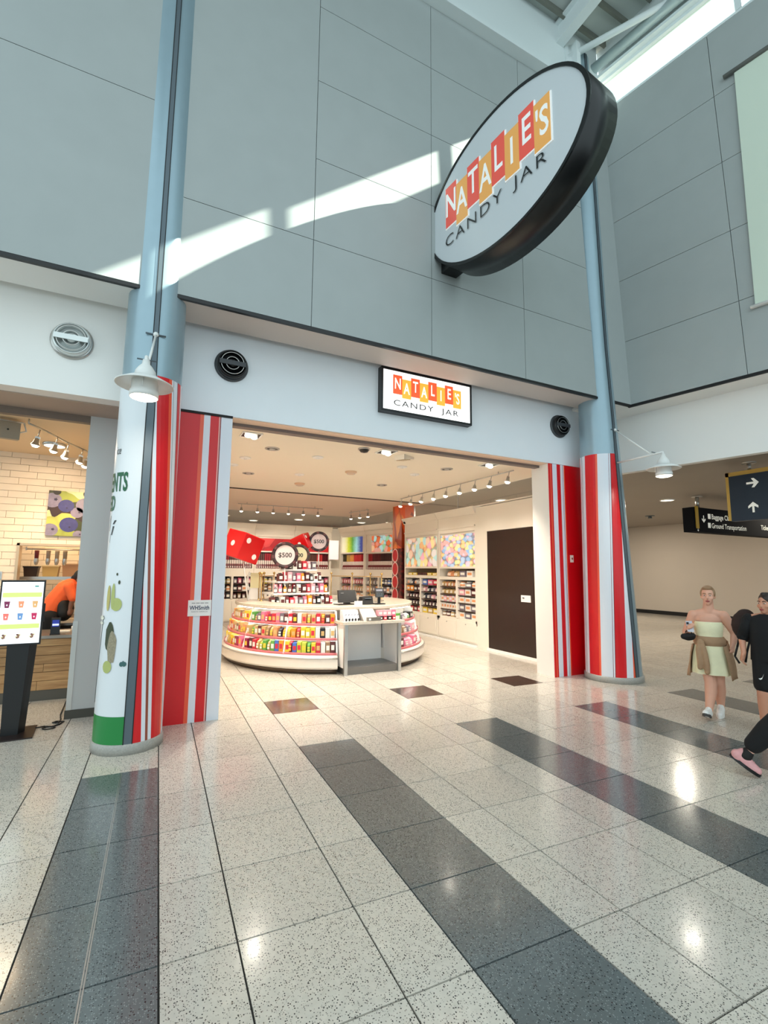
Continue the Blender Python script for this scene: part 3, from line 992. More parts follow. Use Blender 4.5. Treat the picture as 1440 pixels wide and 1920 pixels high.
# ================================================================== BRACKET LAMPS
def bracket_lamp(label, cx, cy_slot, lamp_x, lamp_y, z):
    t = thing('bracket_lamp', label, 'lamp', (lamp_x, lamp_y, z), 0, 'enamel lamps on column brackets')
    b = MB()
    b.lathe([(0.0, 0.23), (0.03, 0.23), (0.035, 0.19), (0.06, 0.16), (0.085, 0.12), (0.095, 0.07), (0.12, 0.06), (0.12, 0.045)], 28)
    b.build('cap', M_lampwhite, t)
    b = MB()
    b.lathe([(0.10, 0.05), (0.14, 0.055), (0.245, -0.005), (0.24, -0.014), (0.14, 0.035), (0.10, 0.03)], 36)
    b.build('brim', M_lampwhite, t)
    b = MB()
    b.lathe([(0.108, 0.04), (0.108, -0.06), (0.12, -0.07), (0.12, -0.125), (0.112, -0.125), (0.112, -0.06)], 28)
    b.build('housing', M_lampwhite, t)
    b = MB()
    b.lathe([(0.112, -0.128), (0.08, -0.14), (0.0, -0.145)], 28)
    b.lathe([(0.112, -0.12), (0.0, -0.12)], 28)
    b.build('lens', M_bulb, t)
    for a in (0.4, 0.4+2*pi/3, 0.4+4*pi/3):
        MB().cyl((0.126*cos(a), 0.126*sin(a), -0.06), (0.11*cos(a), 0.11*sin(a), 0.06), 0.005, seg=6).build('guard_rod', M_lampwhite, t)
    dx, dy = cx-lamp_x, cy_slot-lamp_y
    MB().tube([(0, 0, 0.2), (0, 0, 0.26), (dx, dy, 0.26)], 0.017, 10).build('arm', M_lampwhite, t)
    MB().cyl((dx, dy, 0.85), (dx*0.25, dy*0.25, 0.28), 0.012, seg=8).build('tie_rod', M_lampwhite, t)
    MB().ell((dx, dy, 0.85), 0.03, 8, 6).build('clevis', M_lampwhite, t)
    MB().cyl((dx-0.1, dy, 0.85), (dx+0.1, dy, 0.85), 0.009, seg=6).build('pin', M_slot, t)
    MB().cyl((-0.08, dy*0.15, 0.28), (0.08, dy*0.15, 0.28), 0.007, seg=6).build('pin', M_slot, t)
    l = area('lamp_light', (lamp_x, lamp_y, z-0.15), 0.2, 7, (1, 0.93, 0.8))
    return t
bracket_lamp('white enamel bracket lamp hanging in front of the column beside the juice bar', -0.267, 0.46, -0.33, -0.33, 3.46)
bracket_lamp('white enamel bracket lamp reaching into the corridor from the striped column', 7.04, 0.46, 7.0, -0.40, 3.44)

# ================================================================== CANDY SHOP: shell
M_ceil = mat('shop_ceiling', (246, 236, 218), 0.7)
M_line = mat('ceiling_line', (60, 48, 40), 0.6)
ce = struct('ceiling_shop', B(0.3, 7.03, YF+0.34, 7.0, 3.79, 3.95), M_ceil)
B(0.3, 7.03, 6.97, 7.0, 3.765, 3.79).build('ceiling_trim', M_line, ce)
struct('ceiling_shop_back', B(0.3, 7.5, 7.0, 12.2, 3.86, 4.0), mat('shop_ceiling_back', (232, 208, 190), 0.7))
struct('wall_shop_left', B(0.3, 0.42, YF+0.42, 12.2, 0, 3.79), M_cream)
# right side wall with dark door
wsr = struct('wall_shop_right', B(7.03, 7.5, 1.67, 2.5, 0, 3.36).box(7.03, 7.5, 2.5, 4.0, 2.75, 3.36).box(7.06, 7.5, 2.5, 4.0, 0, 2.75).box(7.03, 7.5, 4.0, 4.42, 0, 3.36)
             .box(6.78, 7.03, 1.6, 1.75, 0, 3.9), M_cream)
B(7.02, 7.1, 1.66, 2.42, 3.36, 3.9).build('pier', M_cream, wsr)
dr = struct('door_1', B(7.02, 7.06, 2.51, 3.99, 0.06, 2.74), mat('dark_door', (44, 28, 22), 0.3, noise=(8, 0.15)))
B(7.005, 7.02, 2.60, 2.88, 1.17, 1.31).build('lock_plate', M_white, dr)
B(6.995, 7.005, 2.78, 2.83, 1.245, 1.265).build('lock_slot', M_black, dr)
struct('baseboard_shop', B(7.015, 7.03, 2.45, 4.05, 0, 0.06).box(6.99, 7.03, 4.42, 8.0, 0.0, 0.05), M_white)
# glass band over the cabinets
gb = struct('window_2', B(7.03, 7.06, 2.42, 8.0, 3.385, 3.41), M_cream)
for y0, y1 in ((2.45, 5.2), (5.22, 8.0)):
    B(7.04, 7.05, y0, y1, 3.41, 3.79).build('pane', M_glass, gb)
B(7.045, 7.075, 5.195, 5.225, 3.41, 3.79).build('mullion', M_chrome, gb)
gb2 = struct('window_3', B(0.42, 6.6, 12.15, 12.2, 3.4, 3.42), M_cream)
B(0.42, 6.6, 12.17, 12.18, 3.42, 3.86).build('pane', M_glass, gb2)
ex, ey = 6.47-7.24, 12.03-9.14
LBR = sqrt(ex*ex+ey*ey)
ABR = atan2(ey, ex)                       # direction of the slanting back-right wall
gb3 = struct('window_4', B(-LBR, 0.2, 0.1, 0.12, 3.4, 3.42), M_cream, loc=(7.24, 9.14, 0), rz=ABR+pi)
B(-LBR, 0.2, 0.105, 0.115, 3.42, 3.86).build('pane', M_glass, gb3)

# ------------------------------------------------------------------ lights in the shop ceiling
WARM = (1.0, 0.9, 0.76)
def square_downlight(label, x, y):
    t = thing('square_downlight', label, 'downlight', (x, y, 3.79), 0, 'square twin downlights')
    B(-0.13, 0.13, -0.13, 0.13, -0.012, -0.002).build('recess', M_black, t)
    b = MB()
    for x0, x1, y0, y1 in ((-0.145, 0.145, -0.145, -0.13), (-0.145, 0.145, 0.13, 0.145), (-0.145, -0.13, -0.13, 0.13), (0.13, 0.145, -0.13, 0.13)):
        b.box(x0, x1, y0, y1, -0.016, 0.0)
    b.build('trim_ring', M_white, t)
    for dx in (-0.05, 0.05):
        MB().ell((dx, dx*0.6, -0.03), (0.05, 0.05, 0.03)).build('lamp_glass', M_spotglow, t)
    spot('downlight_light', (x, y, 3.72), (x, y+1.3, 0), 290, WARM, 125, 0.8, 0.08)
for lb, x, y in (('square twin downlight nearest the left jamb', 1.09, 2.05), ('square twin downlight in the middle of the shop front ceiling', 3.32, 2.0), ('square twin downlight nearest the right jamb', 5.46, 1.95)):
    square_downlight(lb, x, y)
def ring_downlight(label, x, y, z=3.79):
    t = thing('gimbal_downlight', label, 'downlight', (x, y, z), 0, 'round gimbal downlights')
    MB().lathe([(0.12, 0.0), (0.12, -0.012), (0.10, -0.016), (0.095, 0.0)], 24).build('trim_ring', M_chrome, t)
    MB().lathe([(0.095, -0.004), (0.0, -0.004)], 24).build('recess', M_black, t)
    MB().lathe([(0.05, -0.008), (0.045, -0.03), (0.0, -0.034)], 16).build('lamp_glass', M_chrome, t)
    spot('downlight_light', (x, y, z-0.06), (x, y+0.2, 0), 220, WARM, 130, 0.8, 0.08)
for lb, x, y in (('round gimbal downlight near the front left', 1.57, 2.72), ('round gimbal downlight near the front right', 4.98, 2.65), ('round gimbal downlight deeper on the left', 1.63, 5.0), ('round gimbal downlight deeper on the right', 4.67, 4.87)):
    ring_downlight(lb, x, y)
dm = MB(); dm.lathe([(0.0, -0.075), (0.06, -0.06), (0.085, -0.02), (0.085, 0.0)], 20)
cdm = thing('dome_camera', 'black dome camera on the shop ceiling beside the middle square downlight', 'camera', (2.907, 1.99, 3.79))
dm.build('dome', M_black, cdm)
MB().lathe([(0.1, 0.0), (0.1, -0.022), (0.085, -0.024)], 20).build('collar', M_chrome, cdm)
spk = thing('ceiling_speaker', 'cream wedge shaped speaker on the shop ceiling', 'speaker', (3.75, 2.15, 3.79), 0.5)
MB().hexa([(-0.16, -0.1, -0.09), (0.16, -0.1, -0.03), (0.16, 0.1, -0.03), (-0.16, 0.1, -0.09)], [(-0.16, -0.1, 0), (0.16, -0.1, 0), (0.16, 0.1, 0), (-0.16, 0.1, 0)]).build('body', M_cream, spk)
for i in range(4):
    MB().box(-0.13+i*0.06, -0.1+i*0.06, -0.08, 0.08, -0.092+0.011*i, -0.084+0.011*i).build('grille_bar', mat('speaker_grille', (190, 170, 140), 0.5), spk)
for i, (x, y, z, lb) in enumerate(((2.92, 5.63, 3.79, 'round tan smoke detector far back on the shop ceiling'), (3.44, 3.81, 3.79, 'round tan smoke detector mid shop ceiling'))):
    t = thing('smoke_detector', lb, 'detector', (x, y, z), 0, 'smoke detectors')
    MB().lathe([(0.12, 0.0), (0.12, -0.02), (0.08, -0.05), (0.0, -0.055)], 20).build('body', mat('detector_tan', (222, 190, 160), 0.5), t)
    MB().lathe([(0.085, -0.047), (0.08, -0.056), (0.07, -0.052)], 20).build('vent_ring', M_soffit, t)
for i, (x, y) in enumerate(((2.43, 2.93), (4.12, 2.9), (4.7, 3.42), (2.6, 4.6), (1.3, 3.6), (1.2, 4.3))):
    t = tag(MB().lathe([(0.1, 0.0), (0.1, -0.012), (0.085, -0.02), (0.0, -0.02)], 20).lathe([(0.03, -0.02), (0.025, -0.035), (0.0, -0.035)], 12).build('sprinkler_cover', M_white, loc=(x, y, 3.79)),
            'white round cover plate on the shop ceiling, %s' % ['left of centre', 'right of the speaker', 'far right', 'between the smoke detectors', 'front of the left pair', 'back of the left pair'][i], 'cover plate', 'sprinkler cover plates')

# track lights
def head_mesh():
    b = MB()
    b.cyl((0, 0, 0.0), (0, 0, -0.1), 0.008, seg=8, m=0)
    b.box(-0.03, 0.03, -0.004, 0.004, -0.18, -0.1, 0)
    b.lathe([(0.0, -0.12), (0.028, -0.13), (0.04, -0.19), (0.055, -0.21), (0.055, -0.225)], 16, m=0)
    b.lathe([(0.052, -0.222), (0.03, -0.25), (0.0, -0.256)], 16, m=1)
    return b.mesh('track_head', [M_chrome, M_spotglow])
HM = head_mesh()
def track(label, p0, p1, heads, tilt=0.25):
    p0, p1 = Vector(p0), Vector(p1)
    t = thing('light_track', label, 'track light', p0)
    MB().cyl((0, 0, 0), p1-p0, 0.012, seg=8).build('rail', M_chrome, t)
    for k in range(2):
        q = (p1-p0)*(0.1+0.8*k)
        MB().cyl(q, q+Vector((0, 0, 0.06)), 0.008, seg=6).build('stem', M_chrome, t)
    for s in heads:
        q = (p1-p0)*s
        inst(HM, 'spot_head', q, parent=t, rot=(0, tilt, rnd.uniform(-0.5, 0.5)))
    return t
track('long chrome track of nine spot heads along the right of the shop ceiling', (5.95, 6.3, 3.74), (6.05, 1.95, 3.74), [0.02+0.119*i for i in range(9)])
for i in (1, 3, 5, 7):
    y = 6.3-4.35*(0.02+0.119*i)
    spot('track_light', (6.0, y, 3.45), (7.2, y+0.2, 1.6), 22, WARM, 80, 0.7, 0.05)
track('chrome track of six spot heads at the back of the shop', (2.3, 10.0, 3.8), (5.0, 9.9, 3.8), [0.04+0.18*i for i in range(6)], 0.0)
track('short chrome track of three spot heads by the candy printed column', (6.4, 9.3, 3.8), (6.15, 10.4, 3.8), [0.05, 0.45, 0.9], 0.0)
for x in (2.4, 3.9, 5.4):
    spot('track_light', (x, 9.8, 3.5), (x+0.4, 12.0, 1.6), 120, WARM, 80, 0.7, 0.05)
for x, y in ((2.2, 7.9), (5.0, 7.9)):
    spot('downlight_light', (x, y, 3.8), (x, y+0.5, 0), 220, WARM, 130, 0.8, 0.08)

# ------------------------------------------------------------------ products
PM = {}
def pcol(c, r=0.35):
    return mat('pack_%d_%d_%d' % tuple(c), c, r)
def prod(kind, c, c2, w, d, h):
    k = (kind, tuple(c), tuple(c2), round(w, 3), round(d, 3), round(h, 3))
    if k in PM:
        return PM[k]
    b = MB()
    if kind == 'candy_box':
        b.box(-w/2, w/2, -d/2, d/2, 0, h, 0)
        b.box(-w*0.36, w*0.36, -d/2-0.0015, -d/2, h*0.3, h*0.72, 1)
        b.box(-w/2, w/2, -d/2-0.001, d/2, h, h+0.002, 0)
    elif kind == 'candy_bag':
        n = 6
        prof = [(0.0, 0.30), (0.12, 0.9), (0.45, 1.0), (0.8, 0.7), (0.92, 0.18), (1.0, 0.12)]
        vs, fs = [], []
        for t, q in prof:
            ww = w/2*(1.0 if t < 0.9 else 0.96)
            dd = d/2*q
            vs += [(-ww, 0, h*t), (-ww*0.6, -dd, h*t), (ww*0.6, -dd, h*t), (ww, 0, h*t), (ww*0.6, dd, h*t), (-ww*0.6, dd, h*t)]
        for j in range(len(prof)-1):
            for i in range(n):
                fs.append((j*n+i, j*n+(i+1) % n, (j+1)*n+(i+1) % n, (j+1)*n+i))
        fs.append(tuple(reversed(range(n)))); fs.append(tuple((len(prof)-1)*n+i for i in range(n)))
        b._add(vs, fs, 0)
        b._add([(-w*0.3, -d/2-0.002, h*0.2), (w*0.3, -d/2-0.002, h*0.2), (w*0.3, -d/2*0.9-0.004, h*0.62), (-w*0.3, -d/2*0.9-0.004, h*0.62)], [(0, 1, 2, 3)], 1)
    elif kind == 'candy_jar':
        r = w/2
        b.lathe([(0.0, 0.0), (r*0.9, 0.0), (r, h*0.08), (r, h*0.68), (r*0.72, h*0.8), (r*0.72, h*0.82)], 12, 0)
        b.lathe([(r*0.78, h*0.82), (r*0.78, h), (0.0, h)], 12, 1)
        b.lathe([(r*1.01, h*0.22), (r*1.01, h*0.56)], 12, 1, a0=-pi*0.85, a1=-pi*0.15)
    elif kind == 'candy_bottle':
        r = w/2
        b.lathe([(0.0, 0.0), (r, 0.0), (r, h*0.6), (r*0.4, h*0.78), (r*0.4, h*0.86)], 10, 0)
        b.lathe([(r*0.45, h*0.86), (r*0.45, h), (0.0, h)], 10, 1)
        b.lathe([(r*1.01, h*0.15), (r*1.01, h*0.5)], 10, 1)
    elif kind == 'lollipop_rack':
        pass
    PM[k] = b.mesh(kind, [pcol(c), pcol(c2)])
    return PM[k]
CNAME = {(232, 200, 60): 'yellow', (240, 150, 40): 'orange', (206, 170, 110): 'gold', (200, 40, 60): 'red', (150, 30, 70): 'magenta', (230, 120, 150): 'pink',
         (90, 160, 70): 'green', (70, 110, 190): 'blue', (120, 110, 120): 'grey', (236, 232, 224): 'white', (90, 40, 40): 'maroon', (60, 40, 36): 'brown',
         (40, 40, 60): 'navy', (190, 200, 70): 'lime', (220, 150, 100): 'tan', (30, 28, 30): 'black', (236, 170, 180): 'pale pink', (150, 120, 90): 'caramel'}
YE, OR_, GO, RE, MA, PI_, GN, BL, GY, WH, MR, BR_, NV, LI, TN, BK, PP, CA = list(CNAME)
ORD = {}
def nth(i):
    w = ['', 'first', 'second', 'third', 'fourth', 'fifth', 'sixth', 'seventh', 'eighth', 'ninth', 'tenth']
    return w[i] if i < 11 else '%dth' % i if i % 10 not in (1, 2, 3) or i < 20 else '%d%s' % (i, {1: 'st', 2: 'nd', 3: 'rd'}[i % 10])
def place(kind, c, c2, w, d, h, loc, rz, where, tilt=0.0, noun=None, pk=None):
    nm = {'candy_box': 'candy box', 'candy_bag': 'candy bag', 'candy_jar': 'candy jar', 'candy_bottle': 'candy bottle'}[kind]
    if noun:
        nm = noun
    ORD[where] = ORD.get(where, 0)+1
    lb = '%s %s, %s from left, %s' % (CNAME[tuple(c)], nm, nth(ORD[where]), where)
    o = inst(prod(kind, c, c2, w, d, h), kind, loc, 0, lb, nm.split()[-1] if not noun else noun.split()[-1], 'sweets '+where)
    o.rotation_euler = (tilt, 0, rz)
    return o

# ------------------------------------------------------------------ ring counter with lit candy tiers
RCX, RCY, KY = 3.46, 5.26, 1.1
rc = thing('ring_counter', 'round white candy counter with three lit tiers and a granite top', 'counter', (RCX, RCY, 0))
rc.scale = (1, KY, 1)
M_drum = mat('counter_white', (236, 226, 214), 0.35)
M_led = mat('led_strip', (255, 250, 238), 0.5, emit=6.0)
M_strip = mat('price_strip', (206, 110, 116), 0.4)
SPANS = [(radians(-205), radians(-105)), (radians(-70.5), radians(15))]
for a0, a1 in SPANS:
    sg = 28
    MB().lathe([(1.4, 0.0), (2.06, 0.0), (2.06, 0.09), (1.4, 0.09)], sg, a0=a0, a1=a1, closed=True).build('toe_kick', mat('toe_brown', (90, 72, 58), 0.3, metal=0.3), rc)
    MB().lathe([(1.45, 0.09), (2.13, 0.09), (2.15, 0.12), (2.15, 0.29), (2.11, 0.32), (1.45, 0.32)], sg, a0=a0, a1=a1, closed=True, smooth=False).build('drum', M_drum, rc)
    MB().lathe([(2.135, 0.262), (2.165, 0.268), (2.165, 0.29), (2.135, 0.296)], sg, a0=a0, a1=a1, closed=True).build('chrome_rail', M_chrome, rc)
    MB().lathe([(1.78, 0.32), (1.70, 1.06), (1.66, 1.06), (1.74, 0.32)], sg, a0=a0, a1=a1, closed=True).build('back_panel', M_white, rc)
    for j, (z, ro, ri) in enumerate(((0.335, 2.08, 1.77), (0.58, 2.02, 1.74), (0.825, 1.95, 1.71))):
        MB().lathe([(ri, z-0.012), (ro, z-0.012), (ro, z+0.005), (ri, z+0.005)], sg, a0=a0, a1=a1, closed=True).build('tier_shelf', M_white, rc)
        MB().lathe([(ro, z-0.022), (ro+0.008, z-0.02), (ro+0.008, z+0.025), (ro, z+0.027)], sg, a0=a0, a1=a1, closed=True).build('price_rail', M_strip, rc)
    for z, r in ((0.56, 1.99), (0.805, 1.93), (1.068, 1.84)):
        MB().lathe([(r, z), (r-0.025, z), (r-0.025, z-0.008), (r, z-0.008)], sg, a0=a0, a1=a1, closed=True).build('led_strip', M_led, rc)
MB().lathe([(1.3, 1.08), (1.89, 1.08), (1.90, 1.09), (1.90, 1.135), (1.89, 1.145), (1.3, 1.145)], 72, closed=True, smooth=False).build('counter_top', M_granite, rc)
MB().lathe([(1.32, 0.0), (1.36, 0.0), (1.36, 1.08), (1.32, 1.08)], 72, closed=True).build('inner_panel', M_white, rc)
for ang in (-181, -157, -131, -105.2, -70.3, -40, -12):
    a = radians(ang)
    b = MB(); b.T = Matrix.Rotation(a, 4, 'Z')
    for z0, z1, ra, rb in ((0.34, 0.568, 2.09, 2.03), (0.586, 0.812, 2.03, 1.96), (0.83, 1.075, 1.96, 1.88)):
        b.hexa([(1.78, -0.012, z0), (ra, -0.012, z0), (ra, 0.012, z0), (1.78, 0.012, z0)], [(1.76, -0.012, z1), (rb, -0.012, z1), (rb, 0.012, z1), (1.76, 0.012, z1)])
    b.build('divider', M_white, rc)
tiers = [
    ('bottom tier', 0.341, 1.955, 0.155, [YE, YE, OR_, YE, GO, YE, OR_, YE, MA, MA, PI_, MA, MA, '|', MR, RE, GO, LI, GN, GO, GN, BL, OR_, YE, RE, BL, LI, LI, GN, YE, RE, WH, CA, MR]),
    ('middle tier', 0.586, 1.905, 0.15, [YE, OR_, OR_, RE, OR_, GO, GO, CA, GO, GO, TN, GO, '|', GN, GO, MR, GO, CA, GO, TN, NV, OR_, YE, OR_, RE, YE, YE, YE, WH, BK, WH, WH]),
    ('top tier', 0.831, 1.85, 0.14, [PI_, PP, OR_, GO, GO, GO, GO, CA, GO, YE, YE, '|', GN, GY, GY, PI_, RE, MA, RE, PI_, GY, MR, RE, MR, WH, TN, TN, GO, RE, OR_, MR, OR_]),
]
for nm, z, r, h, cols in tiers:
    n = len(cols)
    for i, c in enumerate(cols):
        if c == '|':
            continue
        a = radians(-186+(i+0.5)*(80.0/n))
        if min(abs(math.degrees(a)-q) for q in (-181, -157, -131)) < 0.8:
            a += radians(1.0)
        w = r*radians(80.0/n)*0.93
        c2 = rnd.choice([WH, YE, RE, WH, GO])
        hh = h*rnd.uniform(1.1, 1.34)
        place('candy_box' if rnd.random() < 0.7 else 'candy_bag', c, c2 if c2 != c else WH, w, 0.2 if nm != 'top tier' else 0.17, hh,
              (RCX+r*cos(a), RCY+KY*r*sin(a), z), atan2(KY*sin(a), cos(a)/KY)+pi/2, '%s of round counter left of desk' % nm)
right = [('bottom tier', 0.341, 1.96, 0.16, [MR, PI_, PP, PI_, RE, PP, PI_, RE, PI_, MR]), ('middle tier', 0.586, 1.905, 0.15, [CA, CA, GY, PP, PI_, PP, WH, PP, MR]), ('top tier', 0.831, 1.85, 0.13, [GN, GY, WH, BK, WH, GN, WH, WH])]
for nm, z, r, h, cols in right:
    n = len(cols)
    for i, c in enumerate(cols):
        a = radians(-68.5+(i+0.5)*(56.0/n))
        if min(abs(math.degrees(a)-q) for q in (-40, -12)) < 1.2:
            a += radians(1.6)
        place('candy_bag' if i % 3 else 'candy_box', c, WH if c != WH else GN, r*radians(56.0/n)*0.84, 0.16, h*rnd.uniform(0.9, 1.1),
              (RCX+r*cos(a), RCY+KY*r*sin(a), z), a+pi/2, '%s of round counter right of desk' % nm)
# glass guards with brass posts on the counter top
def guard(label, angs, r=1.42):
    t = thing('glass_guard', label, 'glass screen', (RCX, RCY, 1.145))
    P = [(r*cos(radians(a)), KY*r*sin(radians(a))) for a in angs]
    for x, y in P:
        MB().cyl((x, y, 0), (x, y, 0.55), 0.011, seg=8).build('post', M_brass, t)
        MB().ell((x, y, 0.575), 0.03, 10, 8).build('finial', M_brass, t)
        MB().lathe([(0.03, 0.0), (0.028, 0.012), (0.012, 0.02)], 10, c=(x, y, 0)).build('post_foot', M_brass, t)
    for (xa, ya), (xb, yb) in zip(P[:-1], P[1:]):
        d = Vector((xb-xa, yb-ya, 0)); nn = Vector((-d.y, d.x, 0)).normalized()*0.003
        pa, pb = Vector((xa, ya, 0))+d*0.03, Vector((xb, yb, 0))-d*0.03
        MB().hexa([pa-nn+Vector((0, 0, 0.05)), pb-nn+Vector((0, 0, 0.05)), pb+nn+Vector((0, 0, 0.05)), pa+nn+Vector((0, 0, 0.05))],
                  [pa-nn+Vector((0, 0, 0.5)), pb-nn+Vector((0, 0, 0.5)), pb+nn+Vector((0, 0, 0.5)), pa+nn+Vector((0, 0, 0.5))]).build('pane', M_glass, t)
        MB().cyl((xa, ya, 0.51), (xb, yb, 0.51), 0.009, seg=8).build('rail', M_brass, t)
guard('brass posted glass guard on the left of the round counter', (-178, -198, -216, -234))
guard('brass posted glass guard on the far right of the round counter', (62, 40, 18, 0))

# ------------------------------------------------------------------ cash desk standing out of the ring
dk = thing('cash_desk', 'white cash desk with steel corner legs set into the round counter', 'desk', (2.97, 2.83, 0))
M_dk = mat('desk_white', (246, 240, 236), 0.4)
B(-0.05, 1.17, -0.03, 0.66, 0.86, 0.905).build('desk_top', M_granite, dk)
B(0.0, 0.06, 0.0, 0.06, 0.0, 0.86).build('leg', M_chrome, dk)
B(1.05, 1.11, 0.0, 0.06, 0.0, 0.86).build('leg', M_chrome, dk)
B(0.06, 1.05, 0.70, 0.74, 0.12, 0.86).build('back_panel', M_dk, dk)
B(0.0, 0.035, 0.06, 0.74, 0.12, 0.86).build('side_panel', M_dk, dk)
B(1.075, 1.11, 0.06, 0.74, 0.12, 0.86).build('side_panel', M_dk, dk)
B(0.035, 1.075, 0.06, 0.72, 0.0, 0.12).build('plinth', mat('desk_plinth', (120, 116, 112), 0.3, metal=0.5), dk)
B(0.0, 1.11, 0.66, 0.74, 0.905, 1.08).build('upstand', M_dk, dk)
DZ = 0.905
def desk_items():
    # white lolly rack, grey slanted box, pink boxes
    t = thing('sweet_rack', 'white display rack with black tags at the left end of the cash desk', 'display rack', (3.0, 2.93, DZ), 0.05)
    MB().hexa([(0, 0, 0), (0.3, 0, 0), (0.3, 0.2, 0), (0, 0.2, 0)], [(0, 0.1, 0.19), (0.3, 0.1, 0.19), (0.3, 0.2, 0.19), (0, 0.2, 0.19)]).build('rack', pcol((214, 216, 222)), t)
    for i in range(5):
        MB().ell((0.03+i*0.06, -0.012, 0.03), (0.02, 0.012, 0.025), 8, 6).build('tag', M_black, t)
        MB().tube([(0.03+i*0.06, 0.035, 0.1), (0.045+i*0.06, 0.05, 0.12), (0.06+i*0.06, 0.045, 0.11)], 0.004, 6).build('squiggle', pcol((90, 90, 110)), t)
    t = thing('slanted_box', 'grey slanted display box in the middle of the cash desk', 'display box', (3.36, 2.9, DZ), 0.0)
    MB().hexa([(0, 0, 0.0), (0.29, 0, 0.0), (0.29, 0.25, 0), (0, 0.25, 0)], [(-0.03, 0.16, 0.2), (0.25, 0.16, 0.2), (0.27, 0.25, 0.2), (0, 0.25, 0.2)]).build('box', pcol((172, 164, 158)), t)
    B(0.05, 0.31, -0.06, 0.0, 0.0, 0.065).build('tray', pcol((110, 104, 96)), t)
    B(0.07, 0.11, -0.064, -0.06, 0.015, 0.05).build('label', M_white, t)
    for i in range(4):
        place('candy_box', PP if i < 3 else PI_, WH, 0.085, 0.12, 0.1, (3.72+i*0.09, 3.02, DZ+(0.07 if i < 4 else 0)), 0.0, 'upper row on the cash desk')
        place('candy_box', RE if i % 2 else BK, WH, 0.06, 0.1, 0.066, (3.72+i*0.09, 2.99, DZ), 0.0, 'lower row on the cash desk')
desk_items()
CZ = 1.145
mo = thing('till_monitor', 'black till monitor seen from behind on the counter top', 'monitor', (3.36, 3.68, CZ), 0.12)
MB().hexa([(-0.2, -0.03, 0.04), (0.2, -0.03, 0.04), (0.2, 0.02, 0.04), (-0.2, 0.02, 0.04)], [(-0.18, 0.05, 0.27), (0.2, 0.05, 0.27), (0.2, 0.1, 0.27), (-0.18, 0.1, 0.27)]).build('screen_case', M_black, mo)
B(-0.05, 0.05, -0.02, 0.08, 0.0, 0.08).build('neck', M_black, mo)
B(-0.24, 0.14, -0.1, 0.12, 0.0, 0.015).build('foot', M_black, mo)
B(-0.15, -0.09, -0.002, 0.006, 0.215, 0.225).build('badge', M_chrome, mo)
pr_ = thing('receipt_printer', 'black receipt printer between the monitor and the card reader', 'printer', (3.72, 3.62, CZ), 0.0)
MB().hexa([(-0.12, -0.1, 0), (0.12, -0.1, 0), (0.12, 0.12, 0), (-0.12, 0.12, 0)], [(-0.09, -0.05, 0.14), (0.12, -0.05, 0.16), (0.12, 0.12, 0.16), (-0.09, 0.12, 0.14)]).build('body', M_blackm, pr_)
B(-0.06, 0.08, -0.09, -0.07, 0.11, 0.125).build('paper_slot', M_slot, pr_)
cr_ = thing('card_reader', 'black card reader on a stand with grey screen', 'card reader', (3.98, 3.56, CZ), -0.1)
B(-0.12, 0.1, -0.09, 0.09, 0.0, 0.02).build('base', M_black, cr_)
B(-0.025, 0.025, -0.01, 0.03, 0.02, 0.2).build('stem', M_black, cr_)
MB().hexa([(-0.085, -0.06, 0.14), (0.085, -0.06, 0.14), (0.085, -0.02, 0.13), (-0.085, -0.02, 0.13)], [(-0.085, 0.01, 0.31), (0.085, 0.01, 0.31), (0.085, 0.05, 0.31), (-0.085, 0.05, 0.31)]).build('handset', M_black, cr_)
MB().quad((-0.065, -0.0235, 0.225), (0.065, -0.0235, 0.225), (0.065, 0.0, 0.29), (-0.065, 0.0, 0.29)).build('screen', mat('reader_screen', (120, 120, 130), 0.3, emit=0.3), cr_)
for i in range(3):
    for j in range(3):
        B(-0.055+i*0.04, -0.03+i*0.04, -0.056+j*0.009, -0.05+j*0.009, 0.155+j*0.022, 0.168+j*0.022).build('key', M_slot, cr_)
tag(B(0, 0.16, 0, 0.02, 0, 0.075).box(0.06, 0.11, -0.002, 0.0, 0.01, 0.02).build('notice_card', M_white, loc=(3.42, 3.47, CZ)), 'white folded notice card in front of the till monitor', 'card')

